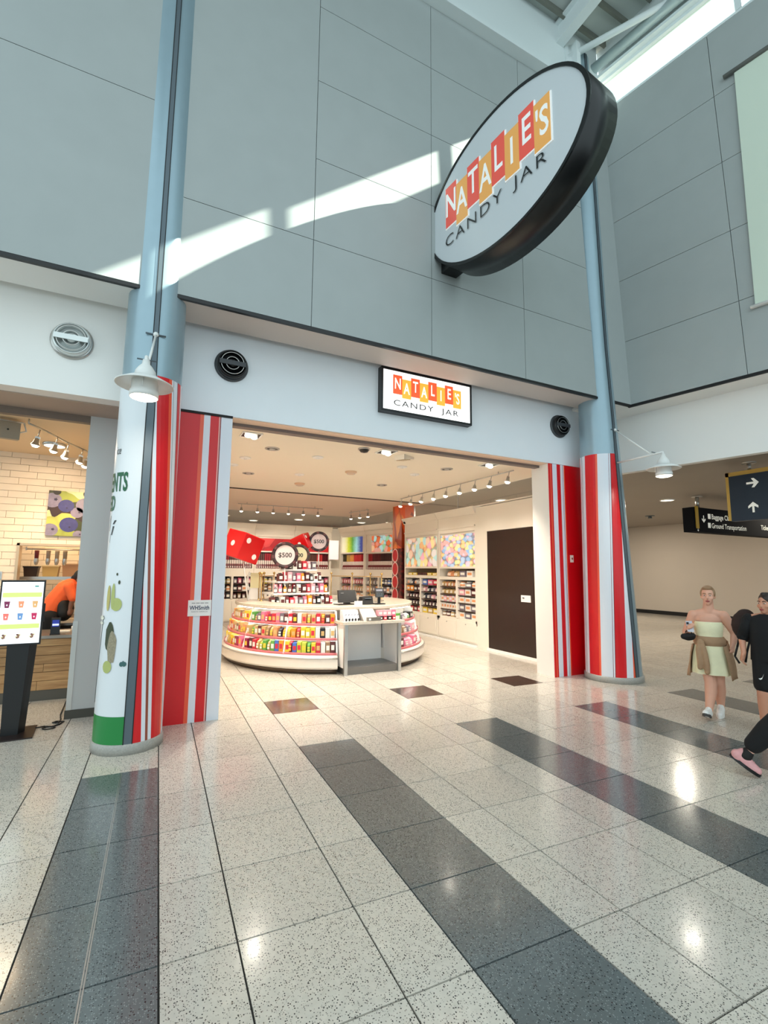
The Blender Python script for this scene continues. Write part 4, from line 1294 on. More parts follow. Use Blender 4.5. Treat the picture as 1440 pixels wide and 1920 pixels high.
# ------------------------------------------------------------------ tower of sweets with dice and chips
tw = thing('sweet_tower', 'stepped white display tower of sweets standing inside the round counter', 'display stand', (2.86, 5.6, 0), 0.15)
B(-0.6, 0.6, -0.45, 0.45, 0.0, 1.02).build('base', M_white, tw)
TSH = [(1.02, 0.76, 0.5), (1.27, 0.66, 0.42), (1.52, 0.54, 0.35), (1.78, 0.42, 0.28)]
for z, hx, hy in TSH:
    B(-hx, hx, -hy, hy, z, z+0.035).build('shelf', M_white, tw)
B(-0.2, 0.2, -0.15, 0.15, 1.05, 1.78).build('core', M_white, tw)
def tower_at(x, y, z):
    c, s = cos(0.15), sin(0.15)
    return (2.86+x*c-y*s, 5.6+x*s+y*c, z)
for j, (z, hx, hy) in enumerate(TSH):
    nm = ('lowest', 'second', 'third', 'top')[j]
    n = (14, 12, 10, 7)[j]
    for i in range(n):
        x = -hx+0.07+i*(2*hx-0.14)/(n-1)
        c = [MR, PP, BK, GY, WH, PI_, MR, OR_, RE][(i*2+j*3) % 9]
        kind = 'candy_bottle' if (j == 1 and i < 5) else ('candy_bag' if i % 2 else 'candy_box')
        place(kind, c, WH if c != WH else MR, 0.098 if kind != 'candy_bottle' else 0.07, 0.12, rnd.uniform(0.15, 0.2), tower_at(x, -hy+0.08, z+0.035), 0.15, 'front row, %s shelf of the sweet tower' % nm)
    if j < 3:
        for i in range(n-1):
            x = -hx+0.13+i*(2*hx-0.26)/(n-2)
            c = [GY, MR, PP, PI_, BK, CA, RE][(i+j*2) % 7]
            place('candy_bag', c, WH, 0.09, 0.1, rnd.uniform(0.17, 0.2), tower_at(x, -hy+0.22, z+0.035), 0.15, 'back row, %s shelf of the sweet tower' % nm)
def chip(label, loc, r, yaw, rimc, facec, txt):
    t = thing('casino_chip', label, 'chip prop', loc, yaw)
    b = MB(); b.T = TX
    b.lathe([(r*0.74, 0.03), (r*0.76, 0.045), (r*0.97, 0.045), (r, 0.03), (r, -0.03), (r*0.97, -0.045), (0.0, -0.045)], 40)
    b.build('rim', mat('chip_rim_%d' % rimc[0], rimc, 0.3), t)
    b = MB(); b.T = TX
    b.lathe([(r*0.75, 0.032), (0.0, 0.032)], 40)
    b.build('face', mat('chip_face_%d' % facec[2], facec, 0.4), t)
    b = MB(); b.T = TX
    for i in range(8):
        b.lathe([(r*0.8, 0.047), (r*0.96, 0.047)], 4, a0=i*pi/4, a1=i*pi/4+0.28)
    b.build('edge_spots', mat('chip_spot', (96, 52, 54), 0.4), t)
    b = MB()
    b.text(txt, r*0.5, lambda u, v: (u, -0.035, v-r*0.17), 0, 0.002)
    b.build('lettering', M_txt, t)
    MB().cyl((0, 0.0, -r*0.95), (0, 0.05, -r-0.35), 0.014, seg=8).build('stick', M_white, t)
    return t
chip('large black rimmed casino chip marked $500 over the sweet tower, front', (2.52, 5.2, 2.115), 0.285, -0.35, (46, 22, 26), (226, 208, 206), '$500')
chip('cream casino chip marked 100 half hidden behind the front chip', (2.93, 5.55, 2.13), 0.25, -0.35, (60, 46, 40), (224, 218, 176), '100')
chip('small high black rimmed casino chip marked $500 at the right', (3.42, 5.62, 2.46), 0.235, -0.35, (42, 22, 26), (222, 204, 204), '$500')
def die(label, loc, s, yaw, roll, zfoot, foot_dx=0.0):
    t = thing('dice', label, 'dice prop', loc)
    v = Vector(loc)-CAM_P
    v.normalize()
    cube = MB().box(-s/2, s/2, -s/2, s/2, -s/2, s/2).build('cube', mat('dice_red', (206, 14, 20), 0.25), t, bevel=0.02)
    cube.rotation_euler = (Matrix.Rotation(roll, 3, v) @ Matrix.Rotation(yaw, 3, 'Z')).to_euler()
    def pip(nrm, u, v_):
        b = MB()
        n = Vector(nrm)
        a = Vector((0, 0, 1)) if abs(n.z) < 0.5 else Vector((1, 0, 0))
        c = n.cross(a)
        ctr = n*(s/2+0.002)+a*u*s+c*v_*s
        k = 16
        b._add([ctr+a*(s*0.105*cos(2*pi*i/k))+c*(s*0.105*sin(2*pi*i/k)) for i in range(k)], [tuple(range(k))], 0)
        b.build('pip', M_white, cube)
    for u, w_ in ((0.25, 0.25), (-0.25, -0.25)):
        pip((0, -1, 0), u, w_)
    pip((-1, 0, 0), 0, 0)
    for u, w_ in ((0.25, 0.25), (-0.25, -0.25), (0.25, -0.25), (-0.25, 0.25)):
        pip((0, 0, 1), u, w_)
    for u, w_ in ((0.25, 0.25), (-0.25, 0.25), (0.25, -0.25), (-0.25, -0.25), (0, 0)):
        pip((1, 0, 0), u, w_)
    MB().cyl((0, 0, -s*0.3), (foot_dx, 0.0, zfoot-loc[2]), 0.014, seg=8).build('stick', M_white, t)
    return t
die('big red dice standing over the left of the counter', (1.66, 5.4, 2.28), 0.56, 0.5, 0.32, 1.145, 0.15)
die('smaller red dice tilted behind the casino chips', (3.05, 5.72, 2.42), 0.36, 0.9, -0.45, 1.815)
t = thing('mirror_stand', 'white curved countertop stand with a plain cream card on the left of the counter', 'stand', (2.02, 5.9, CZ), -0.4)
B(-0.1, 0.1, 0.0, 0.02, 0.0, 0.25).build('post', M_white, t)
B(-0.07, 0.17, -0.02, 0.0, 0.25, 0.58).build('card', pcol((226, 220, 176)), t)
MB().tube([(-0.1, -0.01, 0.2), (-0.14, -0.01, 0.35), (-0.13, -0.01, 0.5), (-0.08, -0.01, 0.6)], 0.025, 8).build('arch', M_white, t)

# ================================================================== WALL CABINETS
M_niche = mat('niche_tan', (150, 132, 114), 0.6)  # one even tan for the cabinet backs
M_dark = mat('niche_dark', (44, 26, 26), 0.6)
def local(loc, rz):
    c, s = cos(rz), sin(rz)
    return lambda x, y, z: (loc[0]+x*c-y*s, loc[1]+x*s+y*c, z)
def cabinet(label, loc, rz, w, art, art_x, art_z, slot_z, bay_z, nsh, niche=M_niche, drawers=2, group=None):
    t = thing('display_cabinet', label, 'cabinet', (loc[0], loc[1], 0), rz, group)
    d = 0.42
    st = 0.06
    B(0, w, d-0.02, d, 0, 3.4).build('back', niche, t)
    B(0, st, 0, d-0.02, 0.5, art_z[1]+0.06).build('side', M_cream, t)
    B(w-st, w, 0, d-0.02, 0.5, art_z[1]+0.06).build('side', M_cream, t)
    B(0, w, 0, d-0.02, art_z[1]+0.06, 3.22).build('header', M_cream, t)
    b = MB()
    b.hexa([(0, -0.03, 3.22), (w, -0.03, 3.22), (w, d, 3.22), (0, d, 3.22)], [(0, -0.10, 3.36), (w, -0.10, 3.36), (w, d, 3.36), (0, d, 3.36)])
    b.box(0, w, -0.11, d, 3.36, 3.4)
    b.build('cornice', M_cream, t)
    B(0.03, w-0.03, -0.035, 0.0, art_z[1]+0.16, art_z[1]+0.2).build('moulding', M_cream, t)
    # picture, rails
    B(st, w-st, 0.0, d-0.02, art_z[0]-0.05, art_z[0]).build('rail', M_cream, t)
    B(art_x[0], art_x[1], 0.02, 0.05, art_z[0], art_z[1]).build('light_box_picture', art, t)
    B(st, w-st, 0.051, 0.07, art_z[0], art_z[1]+0.06).build('picture_back', M_cream, t)
    B(st, w-st, 0.0, d-0.02, slot_z[0]-0.05, slot_z[0]).build('shelf', M_cream, t)
    if bay_z[1] < slot_z[0]-0.06:
        B(st, w-st, 0.0, 0.03, bay_z[1], slot_z[0]-0.05).build('panel', M_cream, t)
    mid = w/2
    B(mid-0.035, mid+0.035, 0.0, d-0.02, bay_z[0], bay_z[1]).build('divider', M_cream, t)
    zs = [bay_z[0]+(bay_z[1]-bay_z[0])*i/nsh for i in range(nsh)]
    for z in zs:
        for x0, x1 in ((st, mid-0.035), (mid+0.035, w-st)):
            B(x0, x1, 0.02, d-0.02, z-0.012, z+0.006).build('shelf', mat('shelf_edge', (96, 74, 62), 0.5) if z > zs[0] else M_cream, t)
    B(0, w, 0.0, d-0.02, 0.06, bay_z[0]-0.013).build('base', M_cream, t)
    B(0, w, 0.03, d-0.02, 0.0, 0.06).build('toe_kick', M_soffit, t)
    for i in range(drawers):
        x0, x1 = 0.03+i*(w-0.03)/drawers, (i+1)*(w-0.03)/drawers
        dd = B(x0, x1, -0.018, 0.0, 0.1, bay_z[0]-0.07).build('door', M_cream, t)
        B(x0+0.08, x1-0.08, -0.024, -0.018, 0.17, bay_z[0]-0.14).build('door_panel', M_cream, dd)
        MB().ell(((x0+x1)/2, -0.034, bay_z[0]-0.12), 0.014, 8, 6).build('knob', M_chrome, dd)
    return t, zs, (bay_z[1]-bay_z[0])/nsh, mid, local(loc, rz), st

SWEETS1 = candies('print_mints', [(255, 214, 190), (190, 236, 236), (255, 236, 170), (255, 200, 140), (250, 190, 210), (210, 244, 226), (250, 244, 240)], 5.2, 0.3)
SWEETS2 = candies('print_chews', [(255, 240, 190), (250, 190, 190), (190, 214, 250), (255, 220, 160), (226, 240, 180), (250, 210, 230), (160, 200, 240)], 6.5, 0.3, stretch=(1, 1, 1.6))
SWEETS3 = candies('print_mints_dark', [(236, 150, 130), (150, 210, 170), (180, 230, 236), (250, 200, 160), (230, 120, 70), (220, 170, 160)], 6.0, 0.4)
PR_RED = candies('print_red', [(206, 20, 34), (216, 30, 40), (190, 14, 30), (230, 60, 60)], 1.6, 0.05, ring=False)
PR_BALL = candies('print_gumballs', [(240, 236, 228), (190, 20, 40), (40, 16, 18), (226, 226, 90), (236, 220, 214), (60, 110, 60)], 5.5, 0.15)
PR_RAIN = rainbow('print_rainbow', [(232, 226, 196), (228, 224, 190), (190, 200, 40), (90, 160, 60), (150, 210, 220), (60, 80, 160)], 'X', (0.1, 1.3), 0.45)

def stock(bays, zs, pitch, mid, F, st, w, rz, spec, where):
    """spec[bay][shelf] = (kind, colour list, count)"""
    for bi in range(2):
        x0, x1 = (st, mid-0.035) if bi == 0 else (mid+0.035, w-st)
        for si, z in enumerate(zs):
            sp = spec[bi][si]
            if not sp:
                continue
            kind, cols, n = sp
            for i in range(n):
                pw = (x1-x0)/n
                x = x0+(i+0.5)*pw
                c = cols[i % len(cols)]
                h = min(pitch*0.78, rnd.uniform(0.72, 0.82)*pitch)
                place(kind, c, WH if c != WH else TN, pw*0.86, 0.16, h, F(x, 0.13, z+0.008), rz, '%s shelf up, %s bay, %s' % (nth(si+1), ('left', 'right')[bi], where))

# right wall, two units (local x runs towards the entrance)
RZ = -pi/2
c1 = cabinet('cream wall cabinet with mint picture, further along the right wall', (7.03, 8.0), RZ, 1.88, SWEETS1, (0.08, 1.78), (1.93, 2.77), (1.68, 1.89), (0.62, 1.6), 5)
stock(0, c1[1], c1[2], c1[3], c1[4], c1[5], 1.88, RZ, [
    [('candy_box', [MR, RE], 4), ('candy_bag', [MR, BR_], 5), ('candy_bag', [MR, BK, MR], 5), ('candy_box', [OR_, OR_, BR_, MR], 4), ('candy_bag', [WH, NV], 4)],
    [('candy_box', [YE, GO], 3), ('candy_bag', [MR, BR_], 5), ('candy_bag', [NV, GY, PP], 4), ('candy_bag', [PP, NV, GY], 4), ('candy_box', [BL, PI_, RE], 3)]], 'right wall mint cabinet')
for i, c in enumerate((YE, YE, MR, MR, YE, YE)):
    place('candy_box', c, WH if c == YE else BR_, 0.24, 0.2, 0.07, c1[4](0.28+i*0.27, 0.15, 1.682), RZ, 'lying in the slot of the right wall mint cabinet')
c2 = cabinet('cream wall cabinet with chewy sweets picture, nearest the dark door', (7.03, 6.1), RZ, 1.68, SWEETS2, (0.1, 1.62), (1.92, 2.75), (1.66, 1.87), (0.62, 1.58), 5)
stock(0, c2[1], c2[2], c2[3], c2[4], c2[5], 1.68, RZ, [
    [('candy_jar', [CA, MR, GO, CA], 4), ('candy_box', [WH], 6), ('candy_box', [WH, PP], 6), ('candy_bag', [GO], 4), ('candy_bag', [GO, TN], 5)],
    [('candy_box', [WH, GY], 3), ('candy_box', [GY, WH], 3), ('candy_box', [WH], 3), ('candy_box', [PP, WH, MR], 3), ('candy_jar', [WH, GY], 3)]], 'chewy sweets cabinet')
for i, c in enumerate((TN, GO, GY, WH)):
    place('candy_bag' if i < 2 else 'candy_box', c, WH if c != WH else TN, 0.24, 0.18, 0.15, c2[4](0.42+i*0.3, 0.15, 1.662), RZ, 'standing in the slot of the chewy sweets cabinet')

# square column covered in candy print, between the right wall and the back cabinets
cc = thing('printed_column', 'square column covered with an orange and red candy picture', 'column', (6.98, 8.1, 0))
M_pc = candies('print_caramel', [(214, 110, 30), (150, 50, 16), (236, 140, 60), (170, 40, 20), (226, 90, 30)], 3.2, 0.05, stretch=(1, 1, 0.5))
M_pd = candies('print_darkberry', [(70, 14, 16), (120, 20, 24), (50, 10, 12), (90, 30, 26)], 14, 0.02)
B(0, 0.44, 0, 0.6, 1.9+0.6, 3.86).build('upper_print', M_pc, cc)
B(0, 0.44, 0, 0.6, 0, 2.5).build('lower_print', M_pd, cc)
for i, (z, dy) in enumerate(((2.28, 0.42), (1.86, 0.42), (1.45, 0.42), (1.05, 0.42))):
    b = MB()
    n = 24
    ctr = Vector((-0.004, dy, z))
    b._add([ctr+Vector((0, 0.2*cos(2*pi*k/n), 0.22*sin(2*pi*k/n))) for k in range(n)], [tuple(reversed(range(n)))], 0)
    ctr = Vector((-0.007, dy, z))
    b._add([ctr+Vector((0, 0.165*cos(2*pi*k/n), 0.185*sin(2*pi*k/n))) for k in range(n)], [tuple(reversed(range(n)))], 1)
    b.build('slice_print', [pcol((240, 214, 206)), pcol((190, 22, 34))], cc)
B(0.44, 0.5, 0, 0.6, 3.4, 3.86).build('steel_side', M_chrome, cc)
t = thing('dome_camera', 'white dome camera perched on the end of the right cabinets', 'camera', (6.98, 7.9, 3.28))
MB().ell((0, 0, 0), (0.05, 0.05, 0.04)).build('dome', M_black, t)
B(-0.05, 0.05, -0.07, 0.07, 0.03, 0.05).build('mount', M_white, t)

# candy tube dispensers
TUBE = {}
def tube_mesh(c):
    if c in TUBE:
        return TUBE[c]
    b = MB()
    b.box(-0.03, 0.03, 0.0, 0.12, 0.28, 0.54, 0)
    b.box(-0.029, 0.029, -0.006, 0.1, 0.15, 0.28, 1)
    b.hexa([(-0.028, -0.05, 0.0), (0.028, -0.05, 0.0), (0.028, 0.1, 0.0), (-0.028, 0.1, 0.0)], [(-0.028, -0.004, 0.15), (0.028, -0.004, 0.15), (0.028, 0.1, 0.15), (-0.028, 0.1, 0.15)], 2)
    b.box(-0.018, 0.018, -0.056, -0.045, 0.02, 0.07, 1)
    TUBE[c] = b.mesh('candy_tube', [pcol(c, 0.2), pcol((236, 222, 214)), pcol((120, 34, 40))])
    return TUBE[c]
def tube_row(F, rz, x0, x1, z, cols, where):
    n = int((x1-x0)/0.073)
    for i in range(n):
        c = cols[int(i*len(cols)/n)]
        lb = '%s candy tube, %s from left in the row %s' % (TN_[c], nth(i+1), where)
        inst(tube_mesh(c), 'candy_tube', F(x0+(i+0.5)*(x1-x0)/n, 0.1, z), rz, lb, 'dispenser', 'candy tubes '+where)
TN_ = {(60, 50, 30): 'dark olive', (190, 150, 60): 'amber', (226, 150, 60): 'orange', (206, 60, 60): 'red', (160, 30, 40): 'crimson', (90, 30, 36): 'maroon', (60, 36, 36): 'dark brown', (100, 60, 50): 'brown'}
t_ol, t_am, t_or, t_re, t_cr, t_ma, t_db, t_br = list(TN_)
BRZ = atan2(-ey, -ex)
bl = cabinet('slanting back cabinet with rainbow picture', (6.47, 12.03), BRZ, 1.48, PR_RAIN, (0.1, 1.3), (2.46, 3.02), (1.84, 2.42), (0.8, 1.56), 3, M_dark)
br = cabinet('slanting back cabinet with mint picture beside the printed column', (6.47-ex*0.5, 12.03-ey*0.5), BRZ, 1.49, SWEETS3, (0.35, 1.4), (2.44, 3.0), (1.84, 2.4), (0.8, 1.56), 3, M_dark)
tube_row(bl[4], BRZ, 0.08, 1.4, 1.842, [t_ol, t_am, t_or, t_re, t_re, t_cr], 'in the rainbow picture cabinet')
tube_row(br[4], BRZ, 0.08, 1.4, 1.842, [t_cr, t_ma, t_ma, t_db, t_db, t_db], 'beside the printed column')
stock(0, bl[1], bl[2], bl[3], bl[4], bl[5], 1.48, BRZ, [
    [('candy_box', [WH, MR], 3), ('candy_bag', [TN, PP], 5), ('candy_bag', [RE, PI_], 5)],
    [('candy_box', [WH, TN], 3), ('candy_bag', [TN, GO], 5), ('candy_bag', [RE, PI_, RE], 5)]], 'rainbow cabinet')
stock(0, br[1], br[2], br[3], br[4], br[5], 1.49, BRZ, [
    [('candy_bag', [GO, TN], 4), ('candy_box', [TN, CA, GY], 4), ('candy_bag', [GY, CA], 4)],
    [('candy_bag', [GY, PP], 4), ('candy_box', [WH, GY], 4), ('candy_jar', [NV, GY, BL], 4)]], 'cabinet by printed column')
# back wall units
arts = [PR_RED, PR_BALL, PR_RED, PR_RED]
for i in range(4):
    x0 = 0.45+i*1.42
    lbl = ['back wall cabinet with plain red picture, far left', 'back wall cabinet with gumball picture behind the dice', 'back wall cabinet with red picture behind the casino chips', 'back wall cabinet in the far corner beside the glass shelves'][i]
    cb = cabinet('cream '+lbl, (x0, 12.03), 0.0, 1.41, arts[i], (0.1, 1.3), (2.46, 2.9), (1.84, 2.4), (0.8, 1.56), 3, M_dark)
    if True:
        tube_row(cb[4], 0.0, 0.08, 1.33, 1.842, [t_br, t_cr, t_br, t_re, t_ma], ['at the far left', 'behind the dice', 'behind the casino chips', 'in the far corner'][i])
        stock(0, cb[1], cb[2], cb[3], cb[4], cb[5], 1.41, 0.0, [
            [('candy_box', [MR, BK], 4), ('candy_jar', [BK, WH], 4), ('candy_jar', [LI, GO], 4)],
            [('candy_bag', [MR, CA], 4), ('candy_box', [BK, MR, WH], 4), ('candy_bag', [GY, PI_], 4)]], ['far left back cabinet', 'cabinet behind the dice', 'cabinet behind the casino chips', 'far corner cabinet'][i])
struct('wall_shop_back', B(0.3, 7.6, 12.47, 12.6, 0, 3.4), M_cream)
struct('wall_shop_slant', B(0, LBR+0.5, 0.43, 0.5, 0, 3.4), M_cream, loc=(6.47, 12.03, 0), rz=BRZ)
t = thing('lit_panel', 'tall glowing white panel in the corner beyond the high casino chip', 'light panel', (6.22, 11.93, 1.9), 0.0)
B(-0.2, 0.16, 0.0, 0.03, 0.3, 1.0).build('diffuser', mat('panel_glow', (250, 246, 250), 0.5, emit=0.35), t)
B(-0.22, 0.18, 0.03, 0.06, 0.28, 1.02).build('frame', M_cream, t)

# ================================================================== JUICE BAR (left)
M_jceil = mat('juice_ceiling', (232, 206, 170), 0.7)
struct('trim_5', B(-4.2, -0.3, YF+0.22, 2.08, 3.75, 3.82), mat('left_soffit', (178, 160, 146), 0.6))
struct('trim_6', B(-4.2, -0.3, 2.05, 2.14, 3.66, 3.75), mat('left_header', (120, 104, 92), 0.5))
struct('ceiling_juice', B(-5, -0.3, 2.1, 7.6, 3.76, 3.9), M_jceil)
pw = struct('wall_pillar_left', B(-0.95, -0.3, 2.03, 2.5, 0.0, 3.75), mat('pillar_grey', (196, 198, 196), 0.5))
B(-0.965, -0.3, 2.015, 2.03, 0.0, 0.1).build('baseboard', mat('pillar_base', (74, 72, 64), 0.5), pw)
B(-0.955, -0.90, 2.022, 2.03, 0.1, 1.15).build('corner_guard', M_chrome, pw)
struct('wall_juice_right', B(-0.85, -0.5, 2.5, 7.6, 0, 3.76), mat('juice_side', (214, 196, 170), 0.6))
# brick tiled wall, each tile its own piece
M_brick = mat('cream_tile', (236, 220, 200), 0.3, noise=(6, 0.06))
M_mortar = mat('tile_joint', (176, 146, 116), 0.8)
YB = 5.0
b = MB()
b.box(-4.0, -2.14, YB+0.02, YB+0.1, 0.0, 3.76).box(-2.14, -0.85, YB+0.02, YB+0.1, 2.21, 3.76).box(-2.14, -0.85, YB+0.02, YB+0.1, 0.0, 0.88)
wb = struct('wall_juice_back', b, M_mortar)
BW, BH = 0.382, 0.1155
bm = B(0.003, BW-0.003, 0.0, 0.02, 0.003, BH-0.003).mesh('brick', M_brick)
z = 0.9
r = 0
while z < 3.72:
    off = (-0.382*(r % 3)/3.0)
    x = -3.1+off
    while x < -0.9:
        inwin = (x+BW > -2.14 and 0.85 < z+BH*0.5 < 2.21)
        if not inwin:
            inst(bm, 'brick', (x, YB, z), parent=wb)
        elif x < -2.14:
            B(x+0.003, -2.143, YB, YB+0.02, z+0.003, z+BH-0.003).build('brick', M_brick, wb)
        x += BW
    z += BH
    r += 1
# steel lined serving hatch and the kitchen behind it
hb = MB()
hb.box(-2.14, -2.10, YB-0.02, YB+0.2, 0.88, 2.21).box(-2.14, -0.85, YB-0.02, YB+0.2, 2.17, 2.21).box(-2.14, -0.85, YB-0.03, YB+0.2, 0.88, 0.92)
hatch = struct('window_5', hb, mat('hatch_steel', (196, 176, 150), 0.35, metal=0.5))
kw = struct('wall_kitchen', B(-3, -0.85, 6.3, 6.4, 0, 3.76), M_mortar)
z = 0.9
r = 0
while z < 2.6:
    x = -2.9-(0.19 if r % 2 else 0)
    while x < -0.9:
        inst(bm, 'brick', (x, 6.28, z), parent=kw)
        x += BW
    z += BH
    r += 1
ks = thing('kitchen_shelf', 'steel shelf seen through the serving hatch', 'shelf', (-1.7, 5.9, 1.62))
B(-0.5, 0.75, -0.15, 0.2, -0.02, 0.0).build('board', M_chrome, ks)
B(-0.5, 0.75, -0.17, -0.15, -0.04, 0.015).build('lip', M_chrome, ks)
for x in (-0.4, 0.6):
    B(x, x+0.03, -0.1, 0.34, -0.2, -0.02).build('bracket', M_chrome, ks)
def cont(label, x, w, h, c, lidc):
    t = thing('food_container', label, 'container', (x, 5.9, 1.62), 0, 'containers on the kitchen shelf')
    MB().hexa([(-w/2*0.85, -0.1, 0), (w/2*0.85, -0.1, 0), (w/2*0.85, 0.1, 0), (-w/2*0.85, 0.1, 0)], [(-w/2, -0.12, h), (w/2, -0.12, h), (w/2, 0.12, h), (-w/2, 0.12, h)]).build('tub', mat('tub_%d' % c[0], c, 0.4), t)
    B(-w/2-0.01, w/2+0.01, -0.13, 0.13, h, h+0.02).build('lid', mat('lid_%d' % lidc[0], lidc, 0.4), t)
cont('dark square food container at the left of the hatch shelf', -2.05, 0.22, 0.18, (60, 44, 36), (30, 26, 24))
cont('yellow food container on the hatch shelf', -1.75, 0.26, 0.2, (222, 190, 120), (230, 210, 160))
cont('tall tan food container on the hatch shelf', -1.44, 0.26, 0.24, (196, 150, 110), (210, 176, 140))
cont('pale food container at the right of the hatch shelf', -1.13, 0.24, 0.2, (222, 196, 156), (226, 206, 170))
ur = thing('utensil_rail', 'steel rail with hanging scoops at the top of the hatch', 'rail', (-1.75, 5.3, 2.12))
MB().cyl((-0.3, 0, 0), (0.85, 0, 0), 0.01, seg=8).build('bar', M_chrome, ur)
for x in (-0.32, 0.83):
    B(x, x+0.02, -0.01, 0.02, -0.02, 0.04).build('bracket', M_chrome, ur)
for i, (dx, c) in enumerate(((-0.15, (120, 30, 36)), (0.02, (170, 150, 130)), (0.15, (176, 156, 130)), (0.27, (160, 140, 116)))):
    t = thing('scoop', '%s handled scoop hanging from the hatch rail' % ['red', 'first steel', 'middle steel', 'last steel'][i], 'scoop', (-1.75+dx, 5.29, 2.1), 0, 'scoops on the rail')
    MB().cyl((0, 0, 0), (0, 0, -0.14), 0.035, 0.03, 10).build('handle', mat('scoop_%d' % c[0], c, 0.4), t)
    MB().lathe([(0.032, -0.14), (0.036, -0.2), (0.02, -0.25), (0.0, -0.26)], 12).build('bowl', M_chrome, t)
# blueberry canvas
bp = thing('canvas_print', 'square canvas print of blueberries on green leaves', 'picture', (-1.757, YB-0.05, 2.35))
B(0, 0.72, 0.0, 0.045, 0, 0.79).build('canvas', candies('print_leaf', [(150, 160, 70), (206, 206, 160), (60, 66, 30), (176, 180, 90), (54, 34, 30)], 5.0, 0.0, ring=False), bp)
berries = [(0.06, 0.62, 0.14, 0), (0.27, 0.53, 0.12, 1), (0.56, 0.55, 0.15, 0), (0.44, 0.42, 0.1, 0), (0.33, 0.2, 0.14, 1), (0.06, 0.1, 0.12, 0), (0.66, 0.13, 0.11, 0), (0.48, 0.03, 0.08, 0), (0.12, 0.77, 0.06, 2), (0.6, 0.76, 0.09, 2), (0.62, 0.33, 0.06, 2)]
for x, zz, rr, k in berries:
    b = MB()
    n = 20
    def pt(r_, a, y):
        return (min(0.72, max(0.0, x+r_*cos(a))), y, min(0.79, max(0.0, zz+r_*0.92*sin(a))))
    b._add([pt(rr, 2*pi*i/n, -0.003-0.0005*k) for i in range(n)], [tuple(range(n))], 0)
    if k < 2:
        b._add([(lambda p_: (min(0.72, max(0, p_[0]+(rr*0.35 if k == 0 else rr*0.1))), p_[1], min(0.79, max(0, p_[2]+(rr*0.1 if k == 0 else -rr*0.3)))))(pt(rr*(0.2 if k == 0 else 0.12)*(1.3 if i % 4 == 0 else 0.8), 2*pi*i/n, -0.006)) for i in range(n)], [tuple(range(n))], 1)
    b.build('berry_print', [mat('berry_%d' % k, [(126, 120, 144), (58, 60, 116), (40, 36, 30)][k], 0.4, noise=(14, 0.35)), mat('berry_crown', (44, 40, 70), 0.5)], bp)
# ceiling fittings
t = thing('ceiling_loudspeaker', 'grey box loudspeaker tilted under the juice bar ceiling', 'speaker', (-1.95, 2.75, 3.6), 0.25)
MB().hexa([(-0.13, -0.09, -0.12), (0.13, -0.09, -0.12), (0.12, 0.08, -0.1), (-0.12, 0.08, -0.1)], [(-0.13, -0.12, 0.1), (0.13, -0.12, 0.1), (0.12, 0.06, 0.12), (-0.12, 0.06, 0.12)]).build('case', mat('speaker_grey', (150, 138, 120), 0.5), t)
MB().tube([(-0.13, 0, 0), (-0.2, 0, 0.03), (-0.17, 0, 0.14), (0.17, 0, 0.14), (0.2, 0, 0.03), (0.13, 0, 0)], 0.01, 6).build('yoke', M_white, t)
MB().ell((0.0, -0.108, 0.0), (0.012, 0.006, 0.012), 8, 6).build('logo_dot', M_black, t)
JT = [(-1.62, 2.9), (-1.45, 3.2), (-1.36, 3.6), (-1.2, 3.9), (-1.15, 4.2)]
t = thing('light_track', 'curving track with glowing spot heads in the juice bar ceiling', 'track light', (-1.7, 2.6, 3.7))
MB().tube([(0, 0, 0), (0.15, 0.35, 0), (0.32, 0.9, 0), (0.52, 1.35, 0), (0.6, 1.75, 0)], 0.012, 8).build('rail', M_chrome, t)
for s in ((0.0, 0.0), (0.6, 1.75)):
    MB().cyl((s[0], s[1], 0), (s[0], s[1], 0.06), 0.01, seg=6).build('stem', M_chrome, t)
for x, y in JT:
    inst(HM, 'spot_head', (x+1.7, y-2.6, 0), parent=t, rot=(0.1, 0.2, 0))
for x, y in JT[::2]:
    spot('juice_light', (x, y, 3.4), (x-0.3, y+1.2, 1.2), 60, (1.0, 0.72, 0.42), 100, 0.8, 0.05)
area('juice_lamp', (-1.9, 3.6, 3.7), 1.0, 38, (1.0, 0.74, 0.46))
area('kitchen_lamp', (-1.7, 5.6, 2.9), 0.6, 22, (1.0, 0.76, 0.45))
t = thing('flush_ceiling_light', 'oval flush light glowing on the juice bar ceiling', 'ceiling light', (-1.6, 4.0, 3.75))
MB().lathe([(0.16, 0.01), (0.16, -0.02), (0.14, -0.03)], 24).build('rim', M_chrome, t)
MB().lathe([(0.14, -0.028), (0.0, -0.05)], 24).build('diffuser', M_bulb, t)
# wooden counter
wc_ = thing('juice_counter', 'timber planked juice bar counter with steel top and grey plinth', 'counter', (-1.0, 3.1, 0))
M_wood = woodmat('oak_plank', (168, 124, 80), (206, 164, 114))
B(-3.0, 0.02, 0.02, 0.75, 0.0, 0.14).build('plinth', mat('plinth_grey', (92, 88, 80), 0.5), wc_)
B(-3.0, 0.02, 0.03, 0.75, 0.14, 0.83).build('carcass', mat('carcass_brown', (96, 66, 42), 0.6), wc_)
zz = 0.14
k = 0
for hh in (0.125, 0.115, 0.11, 0.115, 0.12, 0.1):
    cut = [(-0.42, -1.3), (-0.9, -2.1), (-0.36, -1.6), (-1.1, -2.3), (-0.7, -1.9), (-1.4, -2.5)][k]
    ed = [0.02]+list(cut)+[-3.0]
    for a, c in zip(ed[:-1], ed[1:]):
        B(c+0.002, a-0.002, (0.0 if k % 2 else 0.006), 0.03, zz+0.003, zz+hh-0.003).build('plank', M_wood, wc_)
    zz += hh
    k += 1
B(-3.0, 0.04, -0.03, 0.78, 0.83, 0.87).build('counter_top', mat('steel_top', (170, 160, 150), 0.3, metal=0.7), wc_)
